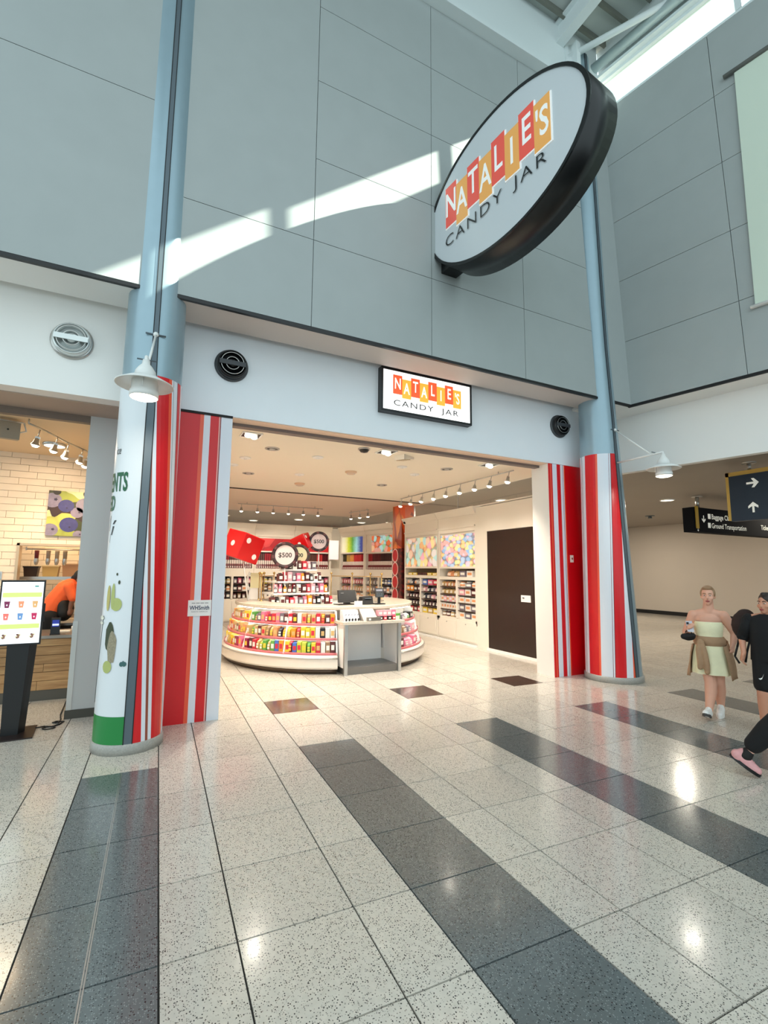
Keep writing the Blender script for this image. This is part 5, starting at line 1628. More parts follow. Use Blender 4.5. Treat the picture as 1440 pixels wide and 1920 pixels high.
t = thing('payment_terminal', 'black payment terminal with blue screen on the juice counter', 'card reader', (-1.27, 3.17, 0.87), 0.1)
B(-0.06, 0.06, -0.04, 0.05, 0.0, 0.015).build('foot', M_black, t)
MB().hexa([(-0.055, -0.03, 0.01), (0.055, -0.03, 0.01), (0.055, 0.0, 0.01), (-0.055, 0.0, 0.01)], [(-0.055, 0.01, 0.23), (0.055, 0.01, 0.23), (0.055, 0.04, 0.23), (-0.055, 0.04, 0.23)]).build('body', M_black, t)
MB().quad((-0.04, -0.018, 0.11), (0.04, -0.018, 0.11), (0.04, 0.0, 0.2), (-0.04, 0.0, 0.2)).build('screen', mat('blue_screen', (30, 50, 150), 0.3, emit=0.5), t)
MB().quad((-0.038, -0.0195, 0.125), (0.038, -0.0195, 0.125), (0.038, -0.014, 0.15), (-0.038, -0.014, 0.15)).build('button', mat('screen_white', (200, 210, 255), 0.3, emit=0.8), t)
for i, (x, y, c) in enumerate(((-1.0, 3.3, 'left'), (-0.92, 3.36, 'right'), (-1.06, 3.4, 'back'))):
    t = thing('cup_pile', 'clear plastic portion tub on the juice counter, %s of three' % c, 'tub', (x, y, 0.87))
    MB().lathe([(0.0, 0.0), (0.035, 0.0), (0.045, 0.07), (0.042, 0.07), (0.033, 0.005)], 14).build('tub', mat('tub_clear', (222, 214, 204), 0.2), t)
    MB().lathe([(0.046, 0.07), (0.046, 0.078), (0.03, 0.09), (0.0, 0.092)], 14).build('lid', mat('tub_lid', (236, 232, 226), 0.3), t)
t = tag(B(-0.1, 0.1, -0.06, 0.08, 0.0, 0.012).box(-0.09, 0.09, -0.05, 0.07, 0.012, 0.016, 1).build('napkin_stack', [M_cream, M_white], loc=(-1.22, 3.5, 0.87)), 'flat stack of white napkins behind the payment terminal', 'napkins')
tag(MB().box(-0.05, 0.05, 0, 0.02, 0, 0.13).box(-0.025, 0.025, -0.012, 0, 0.03, 0.1, 1).build('wall_thermostat', [M_chrome, M_slot], loc=(-2.35, YB-0.02, 1.6)), 'small olive grey wall box on the tiles above the kiosk', 'switch box')

# ordering kiosk
kk = thing('order_kiosk', 'black freestanding ordering kiosk with a lit menu screen', 'kiosk', (-1.385, 1.62, 0), 0.06)
MB().prism([(-0.0, 0)], 0, 0) if False else None
B(-0.36, 0.2, -0.24, 0.24, 0.0, 0.012).build('base_plate', mat('kiosk_base', (38, 26, 24), 0.35), kk)
MB().hexa([(-0.10, -0.06, 0.012), (0.05, -0.06, 0.012), (0.10, 0.06, 0.012), (-0.08, 0.06, 0.012)], [(-0.12, -0.05, 0.98), (0.08, -0.05, 0.98), (0.14, 0.08, 0.98), (-0.1, 0.08, 0.98)]).build('stem', M_black, kk)
B(-0.22, 0.18, -0.085, -0.04, 0.955, 1.66).build('screen_case', M_black, kk)
KX, KZ = -0.2, 0.98
scn = B(-0.205, 0.165, -0.088, -0.085, 0.975, 1.64).build('screen', mat('kiosk_white', (238, 242, 246), 0.3, emit=0.85), kk)
M_kg = mat('kiosk_green', (196, 214, 120), 0.3, emit=0.75)
for z0, z1 in ((1.475, 1.525), (1.135, 1.185)):
    B(-0.195, 0.155, -0.090, -0.088, z0, z1).build('menu_bar', M_kg, kk)
for i in range(3):
    for j in range(2):
        x, z = -0.15+i*0.125, 1.36-j*0.13
        c = [[(120, 40, 80), (240, 150, 110), (220, 170, 110)], [(240, 120, 110), (110, 150, 200), (190, 40, 90)]][j][i]
        b = MB()
        b._add([(x-0.018, -0.0905, z), (x+0.018, -0.0905, z), (x+0.026, -0.0905, z+0.07), (x-0.026, -0.0905, z+0.07)], [(0, 1, 2, 3)], 0)
        b._add([(x-0.028, -0.0908, z+0.07), (x+0.028, -0.0908, z+0.07), (x+0.028, -0.0908, z+0.078), (x-0.028, -0.0908, z+0.078)], [(0, 1, 2, 3)], 1)
        b._add([(x-0.008, -0.0909, z+0.03), (x, -0.0909, z+0.018), (x+0.008, -0.0909, z+0.03), (x, -0.0909, z+0.042)], [(0, 1, 2, 3)], 1)
        b.build('cup_icon', [mat('icon_%d_%d' % (i, j), c, 0.4, emit=0.5), mat('icon_lid', (244, 236, 236), 0.4, emit=0.6)], kk)
for i in range(3):
    b = MB()
    x, z = -0.15+i*0.125, 1.055
    for q in range(7):
        a = q*0.9
        cx_, cz_ = x+0.024*cos(a)*(q % 3)/1.5, z+0.016*sin(a)
        b._add([(cx_+0.012*cos(2*pi*k/8), -0.0905-0.0002*q, cz_+0.01*sin(2*pi*k/8)) for k in range(8)], [tuple(range(8))], q % 3)
    b.build('bowl_icon', [mat('bowl_a', (150, 110, 90), 0.4, emit=0.3), mat('bowl_b', (210, 200, 150), 0.4, emit=0.4), mat('bowl_c', (110, 70, 60), 0.4, emit=0.2)], kk)
B(0.085, 0.12, -0.0905, -0.088, 1.585, 1.6).build('logo', mat('logo_teal', (80, 150, 140), 0.4, emit=0.5), kk)
B(0.18, 0.195, -0.085, -0.05, 1.2, 1.4).build('card_slot', M_blackm, kk)
k2 = thing('dark_board', 'dark green board standing behind the kiosk at the picture edge', 'board', (-2.0, 2.3, 0), 0.1)
B(-0.35, 0.17, 0.0, 0.03, 0.9, 1.52).build('board', mat('board_green', (20, 44, 40), 0.5), k2)
B(-0.12, -0.06, 0.0, 0.03, 0.0, 0.9).build('post', M_black, k2)
B(-0.3, 0.1, -0.12, 0.15, 0.0, 0.015).build('foot', M_black, k2)
# power cable on the floor
b = MB()
pts = [(-1.2, 1.74, 0.012), (-1.12, 1.78, 0.008), (-1.05, 1.74, 0.008), (-0.98, 1.8, 0.008), (-0.95, 1.9, 0.008), (-1.02, 1.94, 0.008), (-1.06, 1.9, 0.008), (-1.0, 1.86, 0.008), (-0.99, 1.98, 0.012), (-1.02, 2.2, 0.012), (-1.04, 2.9, 0.012)]
b.tube(pts, 0.008, 6)
n = 14
b.tube([(-1.07+0.06*cos(2*pi*i/n), 1.7+0.05*sin(2*pi*i/n), 0.008) for i in range(n+1)], 0.007, 6)
tag(b.build('power_cable', M_black), 'black power cable looping across the floor from the kiosk', 'cable')

# ================================================================== CORRIDOR: signs and lights
M_yel = mat('sign_yellow', (226, 184, 92), 0.45)
M_navy = mat('sign_navy', (44, 58, 74), 0.5, noise=(4, 0.05))
M_sgw = mat('sign_glyph', (240, 240, 228), 0.4, emit=0.3)
def arrow(b, cx, cz, s, rot, y, m=0):
    P = [(-0.5, -0.09), (0.1, -0.09), (-0.1, -0.42), (0.12, -0.42), (0.5, 0.0), (0.12, 0.42), (-0.1, 0.42), (0.1, 0.09), (-0.5, 0.09)]
    c, sn = cos(rot), sin(rot)
    pts = [(cx+s*(px*c-pz*sn), y, cz+s*(px*sn+pz*c)) for px, pz in P]
    b._add(pts, [(0, 1, 7, 8), (1, 2, 3, 4), (1, 4, 7), (4, 5, 6, 7)], m)
s1 = thing('overhead_sign', 'navy overhead direction sign with yellow edge and two white arrows', 'sign', (10.0, 0.27, 2.83), -pi/2)
B(0.06, 1.75, -0.04, 0.10, -0.02, 0.86).build('panel', M_navy, s1)
B(0.0, 0.06, -0.03, 0.10, 0.0, 0.94).build('edge_band', M_yel, s1)
B(0.0, 1.75, -0.03, 0.10, 0.86, 0.94).build('edge_band', M_yel, s1)
for x in (0.4, 1.45):
    MB().cyl((x, 0.035, 0.94), (x, 0.035, 1.09), 0.035, seg=12).build('stem', M_chrome, s1)
    MB().lathe([(0.12, 1.09), (0.12, 1.075), (0.04, 1.06)], 16, c=(x, 0.035, 0)).build('ceiling_flange', M_chrome, s1)
b = MB()
arrow(b, 0.47, 0.68, 0.21, 0.0, -0.044)
arrow(b, 0.45, 0.22, 0.2, pi/2, -0.044)
b.build('arrows', M_sgw, s1)
s2 = thing('overhead_sign', 'black overhead sign reading Baggage Claim and Ground Transportation', 'sign', (13.0, 2.7, 2.92), 0.0)
B(0.0, 4.3, 0.0, 0.3, 0.0, 0.67).build('panel', mat('sign_blackblue', (20, 22, 28), 0.8, spec=0.1), s2)
B(0.06, 0.20, -0.012, 0.0, 0.09, 0.70).build('edge_band', mat('sign_gold', (200, 160, 40), 0.45), s2)
for x in (0.45, 3.8):
    MB().cyl((x, 0.15, 0.67), (x, 0.15, 1.0), 0.05, seg=12).build('stem', M_chrome, s2)
    MB().lathe([(0.14, 1.0), (0.14, 0.985), (0.05, 0.97)], 16, c=(x, 0.15, 0)).build('ceiling_flange', M_chrome, s2)
b = MB()
arrow(b, 0.43, 0.36, 0.2, -pi/2, -0.006)
arrow(b, 0.13, 0.05, 0.08, -pi/2, -0.014)
b.box(0.64, 0.76, -0.005, 0.0, 0.38, 0.52)
b.box(0.62, 0.74, -0.005, 0.0, 0.13, 0.27)
b.build('pictograms', M_sgw, s2)
for tx, lx, lz in (('Baggage Claim', 0.8, 0.38), ('Ground Transportation', 0.78, 0.13), ('Ticketing', 3.3, 0.2)):
    b = MB()
    b.text(tx, 0.2, lambda u, v: (lx+u, -0.005, lz+v), 0, 0.002, 'LEFT', sx=0.9)
    b.build('lettering', M_sgw, s2)
def round_light(label, x, y, z, p):
    t = thing('round_downlight', label, 'downlight', (x, y, z), 0, 'round downlights in the corridor ceiling')
    MB().lathe([(0.2, 0.0), (0.2, -0.02), (0.17, -0.03), (0.165, 0.0)], 24).build('trim_ring', M_white, t)
    MB().lathe([(0.166, -0.018), (0.0, -0.018)], 24).build('diffuser', M_bulb, t)
    if p:
        area('corridor_light', (x, y, z-0.06), 0.34, p, (1.0, 0.9, 0.74))
for lb, x, y, p in (('round downlight in the corridor ceiling seen beside the striped column', 13.3, 3.6, 55), ('round downlight in the corridor ceiling near the far wall by the sign', 17.5, 2.2, 75),
                    ('round corridor downlight beyond the right cabinets, nearer', 9.2, 6.0, 160), ('round corridor downlight beyond the right cabinets, further', 10.5, 9.5, 160),
                    ('round corridor downlight behind the back wall, left', 2.6, 14.6, 150), ('round corridor downlight behind the back wall, second from left', 4.0, 16.0, 0),
                    ('round corridor downlight behind the back wall, middle', 5.6, 14.6, 150), ('round corridor downlight behind the back wall, right', 8.4, 14.4, 150),
                    ('round corridor downlight outside the picture on the right', 12.5, -4.5, 45), ('round corridor downlight further along the right wall', 17.5, 8.5, 90)):
    round_light(lb, x, y, 3.92, p)
t = thing('ceiling_sprinkler', 'small dark sprinkler on the corridor ceiling beside the column', 'sprinkler', (16.6, 6.4, 3.92))
MB().cyl((0, 0, 0), (0, 0, -0.1), 0.05, 0.07, 10).build('head', M_slot, t)
MB().lathe([(0.16, 0.0), (0.16, -0.015), (0.05, -0.02)], 14).build('rose', M_slot, t)

# ================================================================== PEOPLE
def skinmat(n, c):
    return mat(n, c, 0.5, noise=(12, 0.06))
def grow(mb, name, m, parent, vox=0.01, it=6):
    o = mb.build(name, m, parent)
    r = o.modifiers.new('remesh', 'REMESH'); r.mode = 'VOXEL'; r.voxel_size = vox; r.use_smooth_shade = True
    s = o.modifiers.new('smooth', 'SMOOTH'); s.iterations = it; s.factor = 0.5
    return o
def person(label, p, front=None):
    n = (CAM_P-Vector((p[0], p[1], 0))); n.z = 0; n.normalize()
    rz = atan2(n.x, -n.y)
    return thing('person', label, 'person', (p[0], p[1], 0), rz)
def hand(b, w, d, side, curl, s=1.0, m=0):
    """palm at wrist w pointing along d; side = towards the thumb; curl = direction the fingers bend"""
    w, d, side, curl = Vector(w), Vector(d).normalized(), Vector(side).normalized(), Vector(curl).normalized()
    c = w+d*0.05*s
    b.limb([w, w+d*0.03*s, c+d*0.03*s], [0.024*s, 0.028*s, 0.027*s], m, 10)
    b.limb([c+side*0.022*s, c+side*0.024*s+d*0.03*s], [0.018*s, 0.014*s], m, 8)
    b.limb([c-side*0.022*s, c-side*0.022*s+d*0.03*s], [0.018*s, 0.014*s], m, 8)
    for i, (o, L) in enumerate(((0.028, 0.062), (0.010, 0.072), (-0.010, 0.066), (-0.028, 0.052))):
        k = c+side*o*s+d*0.035*s
        k2 = k+(d*0.75+curl*0.65)*L*0.5*s
        k3 = k2+(d*0.1+curl*1.0)*L*0.5*s
        b.limb([k, k2, k3], [0.0105*s, 0.0095*s, 0.0085*s], m, 8)
    k = w+d*0.03*s+side*0.03*s
    b.limb([w+d*0.015*s+side*0.018*s, k+side*0.012*s, k+d*0.03*s+side*0.012*s+curl*0.015*s], [0.014*s, 0.012*s, 0.010*s], m, 8)
def head(b, c, s=1.0, turn=0.0):
    """skull, jaw, nose, ears, lips; face looks along -y turned by `turn`"""
    R = Matrix.Rotation(turn, 4, 'Z')
    def P(x, y, z):
        v = R @ Vector((x*s, y*s, z*s))
        return (c[0]+v.x, c[1]+v.y, c[2]+v.z)
    b.ell(P(0, 0.012, 0.02), (0.075*s, 0.092*s, 0.098*s), 16, 12, rot=R)
    b.ell(P(0, -0.03, -0.045), (0.056*s, 0.058*s, 0.07*s), 14, 10, rot=R)
    b.ell(P(0, -0.055, -0.095), (0.03*s, 0.028*s, 0.022*s), 10, 8, rot=R)
    b.limb([P(0, -0.082, 0.012), P(0, -0.1, -0.03)], [0.010*s, 0.014*s])
    b.ell(P(0, -0.082, -0.066), (0.026*s, 0.014*s, 0.012*s), 10, 6, rot=R)
    for q in (-1, 1):
        b.ell(P(q*0.076, 0.015, -0.012), (0.010*s, 0.02*s, 0.03*s), 8, 6, rot=R)
        b.ell(P(q*0.042, -0.06, -0.028), (0.026*s, 0.022*s, 0.024*s), 8, 6, rot=R)
    return P
def face(P, parent, brow, lip):
    b = MB()
    for q in (-1, 1):
        b.ell(P(q*0.031, -0.076, 0.006), (0.013, 0.007, 0.006), 8, 6, 0)
        b.ell(P(q*0.031, -0.0815, 0.006), (0.0055, 0.004, 0.0055), 8, 6, 1)
    b.build('eyes', [mat('eye_white', (226, 220, 214), 0.3), mat('iris', (48, 36, 30), 0.3)], parent)
    b = MB()
    for q in (-1, 1):
        b.limb([P(q*0.016, -0.087, 0.027), P(q*0.032, -0.086, 0.033), P(q*0.048, -0.074, 0.027)], [0.004, 0.0045, 0.003])
    b.build('eyebrows', brow, parent)
    b = MB()
    b.limb([P(-0.021, -0.088, -0.064), P(0, -0.098, -0.060), P(0.021, -0.088, -0.064)], [0.004, 0.0065, 0.004])
    b.limb([P(-0.018, -0.087, -0.071), P(0, -0.096, -0.074), P(0.018, -0.087, -0.071)], [0.004, 0.007, 0.004])
    b.build('lips', lip, parent)
def shoe(parent, heel, toe, m_up, m_sole, w=0.045, pitch=0.0, name='shoe'):
    """heel, toe on the sole line"""
    h, t_ = Vector(heel), Vector(toe)
    d = (t_-h); L = d.length; d.normalize()
    sd = d.cross(Vector((0, 0, 1))).normalized(); upv = sd.cross(d).normalized()
    M_ = Matrix(((d.x, sd.x, upv.x, h.x), (d.y, sd.y, upv.y, h.y), (d.z, sd.z, upv.z, h.z), (0, 0, 0, 1)))
    o = thing_child(name, parent)
    b = MB(); b.T = M_
    b.limb([(0.03, 0, 0.05), (L*0.45, 0, 0.05), (L*0.85, 0, 0.035)], [0.042, 0.046, 0.036], 0, 12)
    b.limb([(0.045, 0, 0.06), (0.055, 0, 0.095)], [0.042, 0.036], 0, 12)
    b.ell((L*0.55, 0, 0.03), (L*0.45, w, 0.035), 16, 8)
    b.ell((0.06, 0, 0.03), (0.065, w*0.85, 0.035), 12, 8)
    u = grow(b, name, m_up, parent, 0.007, 4)
    b = MB(); b.T = M_
    n = 20
    prof = []
    for i in range(n):
        a = 2*pi*i/n
        x = L*0.5+L*0.52*cos(a)
        ww = w*(1.05 if cos(a) > 0 else 0.9)
        prof.append((x, ww*sin(a)*(1.0+0.0*cos(a))))
    vs = [(x, y, 0.0) for x, y in prof]+[(x, y, 0.028) for x, y in prof]
    b._add(vs, [tuple(reversed(range(n))), tuple(range(n, 2*n))]+[(i, (i+1) % n, n+(i+1) % n, n+i) for i in range(n)], 0)
    b.build('sole', m_sole, u)
    b = MB(); b.T = M_
    for k in range(3):
        b.cyl((L*0.42+k*0.028, -0.02, 0.097-k*0.008), (L*0.42+k*0.028, 0.02, 0.097-k*0.008), 0.004, seg=6)
    b.build('laces', m_up, u)
    return u
def thing_child(n, p):
    return None
def rings(zs, n=40, fold=None, m=0):
    """closed cloth tube: zs = [(z, cx, cy, rx, ry, amp)]"""
    b = MB()
    vs, fs = [], []
    for (z, cx, cy, rx, ry, amp) in zs:
        for i in range(n):
            a = 2*pi*i/n
            f = 1+amp*sin(9*a+z*5)+amp*0.5*sin(5*a+1)
            vs.append((cx+rx*f*cos(a), cy+ry*f*sin(a), z))
    for j in range(len(zs)-1):
        for i in range(n):
            fs.append((j*n+i, j*n+(i+1) % n, (j+1)*n+(i+1) % n, (j+1)*n+i))
    b._add(vs, fs, m, True)
    return b

# ---- woman walking towards the camera
M_sk1 = skinmat('skin_tan', (226, 168, 142))
wm = person('woman in pale lime strapless dress with tan jacket tied at her waist, holding a phone', (6.35, -1.25))
b = MB()
P1 = head(b, (0.042, -0.015, 1.515), 1.0, -0.08)
b.limb([(0.042, 0.0, 1.45), (0.035, 0.012, 1.31)], [0.056, 0.066])
b.limb([(-0.12, 0.012, 1.268), (0.03, 0.015, 1.305), (0.18, 0.012, 1.273)], [0.05, 0.06, 0.05])
b.ell((0.028, 0.01, 1.2), (0.15, 0.09, 0.11)).ell((0.028, 0.0, 1.12), (0.14, 0.095, 0.12)).ell((0.03, 0.01, 0.98), (0.115, 0.085, 0.13)).ell((0.03, 0.01, 0.84), (0.15, 0.105, 0.12))
b.limb([(-0.135, 0.01, 1.262), (-0.225, 0.04, 1.03), (-0.196, -0.1, 1.075)], [0.06, 0.047, 0.03])
hand(b, (-0.196, -0.1, 1.075), (0.08, -0.6, 0.35), (0.2, 0.3, 1), (0.8, 0.1, 0.1))
b.limb([(0.195, 0.01, 1.265), (0.305, 0.045, 1.05), (0.268, -0.02, 0.915)], [0.064, 0.052, 0.031])
hand(b, (0.268, -0.02, 0.915), (-0.15, -0.15, -1), (-0.3, -1, 0.1), (-1, 0.2, 0.2))
b.limb([(-0.03, 0.0, 0.80), (0.01, -0.075, 0.43), (0.005, -0.09, 0.33), (-0.03, -0.17, 0.10)], [0.095, 0.07, 0.07, 0.04])
b.limb([(0.09, 0.02, 0.80), (0.095, 0.02, 0.43), (0.10, 0.06, 0.32), (0.10, 0.12, 0.11)], [0.095, 0.068, 0.068, 0.04])
b.limb([(-0.03, -0.17, 0.10), (-0.045, -0.22, 0.08)], [0.034, 0.03])
b.limb([(0.10, 0.12, 0.11), (0.09, 0.06, 0.06)], [0.034, 0.03])
grow(b, 'body', M_sk1, wm, 0.0085, 5)
M_hair1 = mat('hair_blonde_brown', (150, 116, 84), 0.5, noise=(40, 0.25))
face(P1, wm, M_hair1, mat('lips', (170, 84, 80), 0.4))
b = MB()
b.ell(P1(0, 0.03, 0.045), (0.081, 0.088, 0.088), 16, 10)
b.ell(P1(0, -0.02, 0.093), (0.058, 0.055, 0.028), 12, 8)
for q in (-1, 1):
    b.ell(P1(q*0.068, 0.01, 0.03), (0.018, 0.045, 0.05), 10, 8)
b.ell(P1(0, 0.12, 0.03), (0.04, 0.04, 0.045), 12, 8)
grow(b, 'hair', M_hair1, wm, 0.007, 3)
M_dress = mat('dress_lime', (246, 238, 198), 0.7, noise=(14, 0.08), bump=(60, 0.2))
rings([(1.185, 0.025, 0.0, 0.148, 0.108, 0), (1.13, 0.026, -0.01, 0.163, 0.12, 0.004), (1.05, 0.028, 0.0, 0.15, 0.115, 0.006), (0.97, 0.03, 0.005, 0.14, 0.108, 0.01),
       (0.86, 0.03, 0.01, 0.178, 0.135, 0.02), (0.74, 0.03, 0.01, 0.198, 0.155, 0.035), (0.62, 0.032, 0.01, 0.212, 0.17, 0.05), (0.535, 0.034, 0.01, 0.222, 0.18, 0.06)], 60).build('dress', M_dress, wm)
M_jk = mat('jacket_tan', (172, 136, 104), 0.8, noise=(16, 0.12), bump=(40, 0.3))
jk = rings([(1.0, 0.03, 0.01, 0.15, 0.118, 0.01), (0.965, 0.03, 0.01, 0.178, 0.145, 0.02), (0.92, 0.03, 0.01, 0.182, 0.15, 0.02), (0.885, 0.03, 0.01, 0.17, 0.13, 0.02)], 40).build('tied_jacket', M_jk, wm)
b = MB()
n = 18
vs, fs = [], []
for j, (z, e) in enumerate(((0.93, 0.0), (0.82, 0.03), (0.7, 0.05), (0.6, 0.065), (0.53, 0.075))):
    for i in range(n+1):
        a = radians(-42+(242)*i/n)
        f = 1+0.04*sin(11*a+j)
        vs.append((0.03+(0.185+e)*f*cos(a), 0.01+(0.15+e)*f*sin(a), z+0.05*sin(a*1.5)))
for j in range(4):
    for i in range(n):
        fs.append((j*(n+1)+i, j*(n+1)+i+1, (j+1)*(n+1)+i+1, (j+1)*(n+1)+i))
b._add(vs, fs, 0, True)
o = b.build('jacket_back', M_jk, jk)
so = o.modifiers.new('solid', 'SOLIDIFY'); so.thickness = 0.008
b = MB()
b.limb([(-0.075, -0.15, 0.94), (-0.1, -0.18, 0.84), (-0.09, -0.19, 0.70), (-0.095, -0.19, 0.62)], [0.036, 0.03, 0.034, 0.028])
b.limb([(-0.06, -0.155, 0.93), (-0.035, -0.185, 0.80), (-0.02, -0.195, 0.66), (-0.02, -0.19, 0.57)], [0.03, 0.036, 0.036, 0.03])
b.ell((-0.07, -0.16, 0.93), (0.045, 0.035, 0.035))
grow(b, 'jacket_sleeves', M_jk, jk, 0.008, 3)
M_shw = mat('sneaker_white', (240, 238, 234), 0.5)
shoe(wm, (-0.03, -0.17, 0.012), (-0.075, -0.38, 0.085), M_shw, mat('sole_grey', (70, 66, 64), 0.7), 0.046, name='sneaker')
shoe(wm, (0.105, 0.15, 0.03), (0.075, -0.08, 0.002), M_shw, M_shw, 0.046, name='sneaker')
def world_of(t, p):
    c, s = cos(t.rotation_euler[2]), sin(t.rotation_euler[2])
    return (t.location[0]+p[0]*c-p[1]*s, t.location[1]+p[0]*s+p[1]*c, t.location[2]+p[2])
t = thing('smartphone', 'pale smartphone in the hand of the woman in the lime dress', 'phone', world_of(wm, (-0.165, -0.175, 1.12)), wm.rotation_euler[2])
MB().hexa([(-0.035, -0.006, -0.065), (0.035, -0.006, -0.065), (0.035, 0.004, -0.065), (-0.035, 0.004, -0.065)], [(-0.055, 0.02, 0.065), (0.015, 0.02, 0.07), (0.015, 0.03, 0.07), (-0.055, 0.03, 0.065)]).build('case', mat('phone_pale', (206, 206, 216), 0.3), t)
B(-0.045, -0.02, -0.002, 0.016, 0.03, 0.055).build('camera_bump', M_black, t)
t = thing('wrist_pouch', 'black pouch hanging from the phone hand of the woman', 'bag', world_of(wm, (-0.2, -0.12, 0.985)), wm.rotation_euler[2])
b = MB()
b.limb([(-0.05, 0, 0.0), (0.05, 0.0, 0.02)], [0.038, 0.034]).ell((0, 0, 0.0), (0.08, 0.025, 0.05))
grow(b, 'pouch', M_blackm, t, 0.008, 3)
MB().tube([(0.04, 0, 0.04), (0.03, -0.01, 0.09), (0.0, 0.01, 0.11), (-0.03, 0, 0.05)], 0.006, 6).build('strap', M_blackm, t)

# ---- person in black shirt and shorts at the picture edge
M_sk2 = skinmat('skin_warm', (206, 146, 118))
pb = person('person in black shirt and shorts with a dark shoulder bag at the right picture edge', (6.3, -1.9))
b = MB()
P2 = head(b, (0.065, -0.01, 1.455), 0.97, -0.55)
b.limb([(0.07, 0.0, 1.39), (0.07, 0.012, 1.28)], [0.05, 0.06])
b.limb([(-0.09, 0.01, 1.27), (0.07, 0.015, 1.3), (0.23, 0.01, 1.27)], [0.055, 0.06, 0.055])
b.ell((0.07, 0.0, 1.14), (0.15, 0.1, 0.15)).ell((0.07, 0.0, 0.97), (0.14, 0.1, 0.14)).ell((0.07, 0.0, 0.86), (0.15, 0.11, 0.11))
b.limb([(-0.11, 0.01, 1.26), (-0.19, 0.03, 1.04), (-0.18, -0.04, 0.875)], [0.05, 0.04, 0.028])
hand(b, (-0.18, -0.04, 0.875), (-0.25, -0.1, -1), (-0.1, -1, 0.1), (0.6, 0.1, -0.4))
b.limb([(0.25, 0.01, 1.26), (0.34, 0.03, 1.03), (0.34, -0.04, 0.85)], [0.05, 0.04, 0.028])
hand(b, (0.34, -0.04, 0.85), (0.05, -0.1, -1), (0.1, -1, 0.1), (-0.8, 0.1, -0.3))
b.limb([(0.0, 0.0, 0.82), (-0.03, -0.06, 0.44), (-0.035, -0.05, 0.33), (-0.04, -0.02, 0.09)], [0.09, 0.06, 0.056, 0.036])
b.limb([(0.14, 0.0, 0.82), (0.15, 0.03, 0.44), (0.16, 0.08, 0.33), (0.16, 0.14, 0.09)], [0.09, 0.06, 0.056, 0.036])
grow(b, 'body', M_sk2, pb, 0.0095, 5)
M_hair2 = mat('hair_dark', (44, 32, 26), 0.5, noise=(40, 0.3))
face(P2, pb, M_hair2, mat('lips', (170, 84, 80), 0.4))
b = MB()
b.ell(P2(0, 0.025, 0.05), (0.082, 0.095, 0.085), 16, 10)
for i in range(7):
    b.ell(P2(rnd.uniform(-0.05, 0.05), rnd.uniform(-0.025, 0.05), 0.115), (0.03, 0.03, 0.022), 8, 6)
b.ell(P2(0, 0.06, -0.02), (0.07, 0.06, 0.09), 12, 8)
grow(b, 'hair', M_hair2, pb, 0.008, 2)
M_bt = mat('cloth_black', (18, 18, 20), 0.9)
sh = rings([(1.335, 0.07, 0.01, 0.075, 0.07, 0), (1.30, 0.07, 0.01, 0.19, 0.085, 0), (1.25, 0.07, 0.01, 0.2, 0.11, 0), (1.12, 0.07, 0.0, 0.185, 0.125, 0.01), (0.95, 0.07, 0.0, 0.18, 0.13, 0.02), (0.80, 0.07, 0.0, 0.19, 0.135, 0.02)], 40).build('shirt', M_bt, pb)
b = MB()
b.limb([(-0.11, 0.01, 1.265), (-0.18, 0.028, 1.06)], [0.068, 0.062])
b.limb([(0.25, 0.01, 1.265), (0.32, 0.025, 1.07)], [0.068, 0.062])
b.build('sleeves', M_bt, sh)
sp_ = MB()
sp_.limb([(0.0, 0.0, 0.83), (-0.02, -0.045, 0.53)], [0.115, 0.098]).limb([(0.14, 0.0, 0.83), (0.145, 0.02, 0.53)], [0.115, 0.098]).ell((0.07, 0, 0.86), (0.18, 0.13, 0.1))
so_ = grow(sp_, 'shorts', M_bt, pb, 0.012, 3)
b = MB()
pts = [(-0.06, 0.615), (-0.045, 0.60), (-0.028, 0.61), (-0.008, 0.67), (-0.025, 0.63), (-0.042, 0.618)]
b._add([(x, -0.153, z) for x, z in pts], [tuple(range(6))], 0)
b.build('swoosh_mark', M_white, so_)
shoe(pb, (-0.045, 0.01, 0.01), (-0.07, -0.22, 0.01), M_black, M_white, 0.046, name='trainer')
shoe(pb, (0.16, 0.18, 0.02), (0.14, -0.04, 0.01), M_black, M_white, 0.046, name='trainer')
t = thing('shoulder_bag', 'dark brown shoulder bag slung on the person in black', 'bag', world_of(pb, (-0.17, 0.10, 1.18)), pb.rotation_euler[2])
b = MB()
b.ell((0, 0, 0), (0.12, 0.09, 0.17)).ell((0.03, 0.0, 0.1), (0.1, 0.08, 0.1)).ell((0.06, 0, -0.1), (0.13, 0.085, 0.1))
grow(b, 'bag', mat('bag_darkbrown', (42, 24, 20), 0.8), t, 0.012, 4)
MB().tube([(-0.04, -0.05, -0.12), (-0.07, -0.09, -0.25), (-0.1, -0.1, -0.36), (-0.06, -0.1, -0.44)], 0.012, 6).build('strap', M_blackm, t)
MB().tube([(0.06, -0.06, -0.15), (0.02, -0.1, -0.3), (0.0, -0.1, -0.42)], 0.012, 6).build('strap', M_blackm, t)

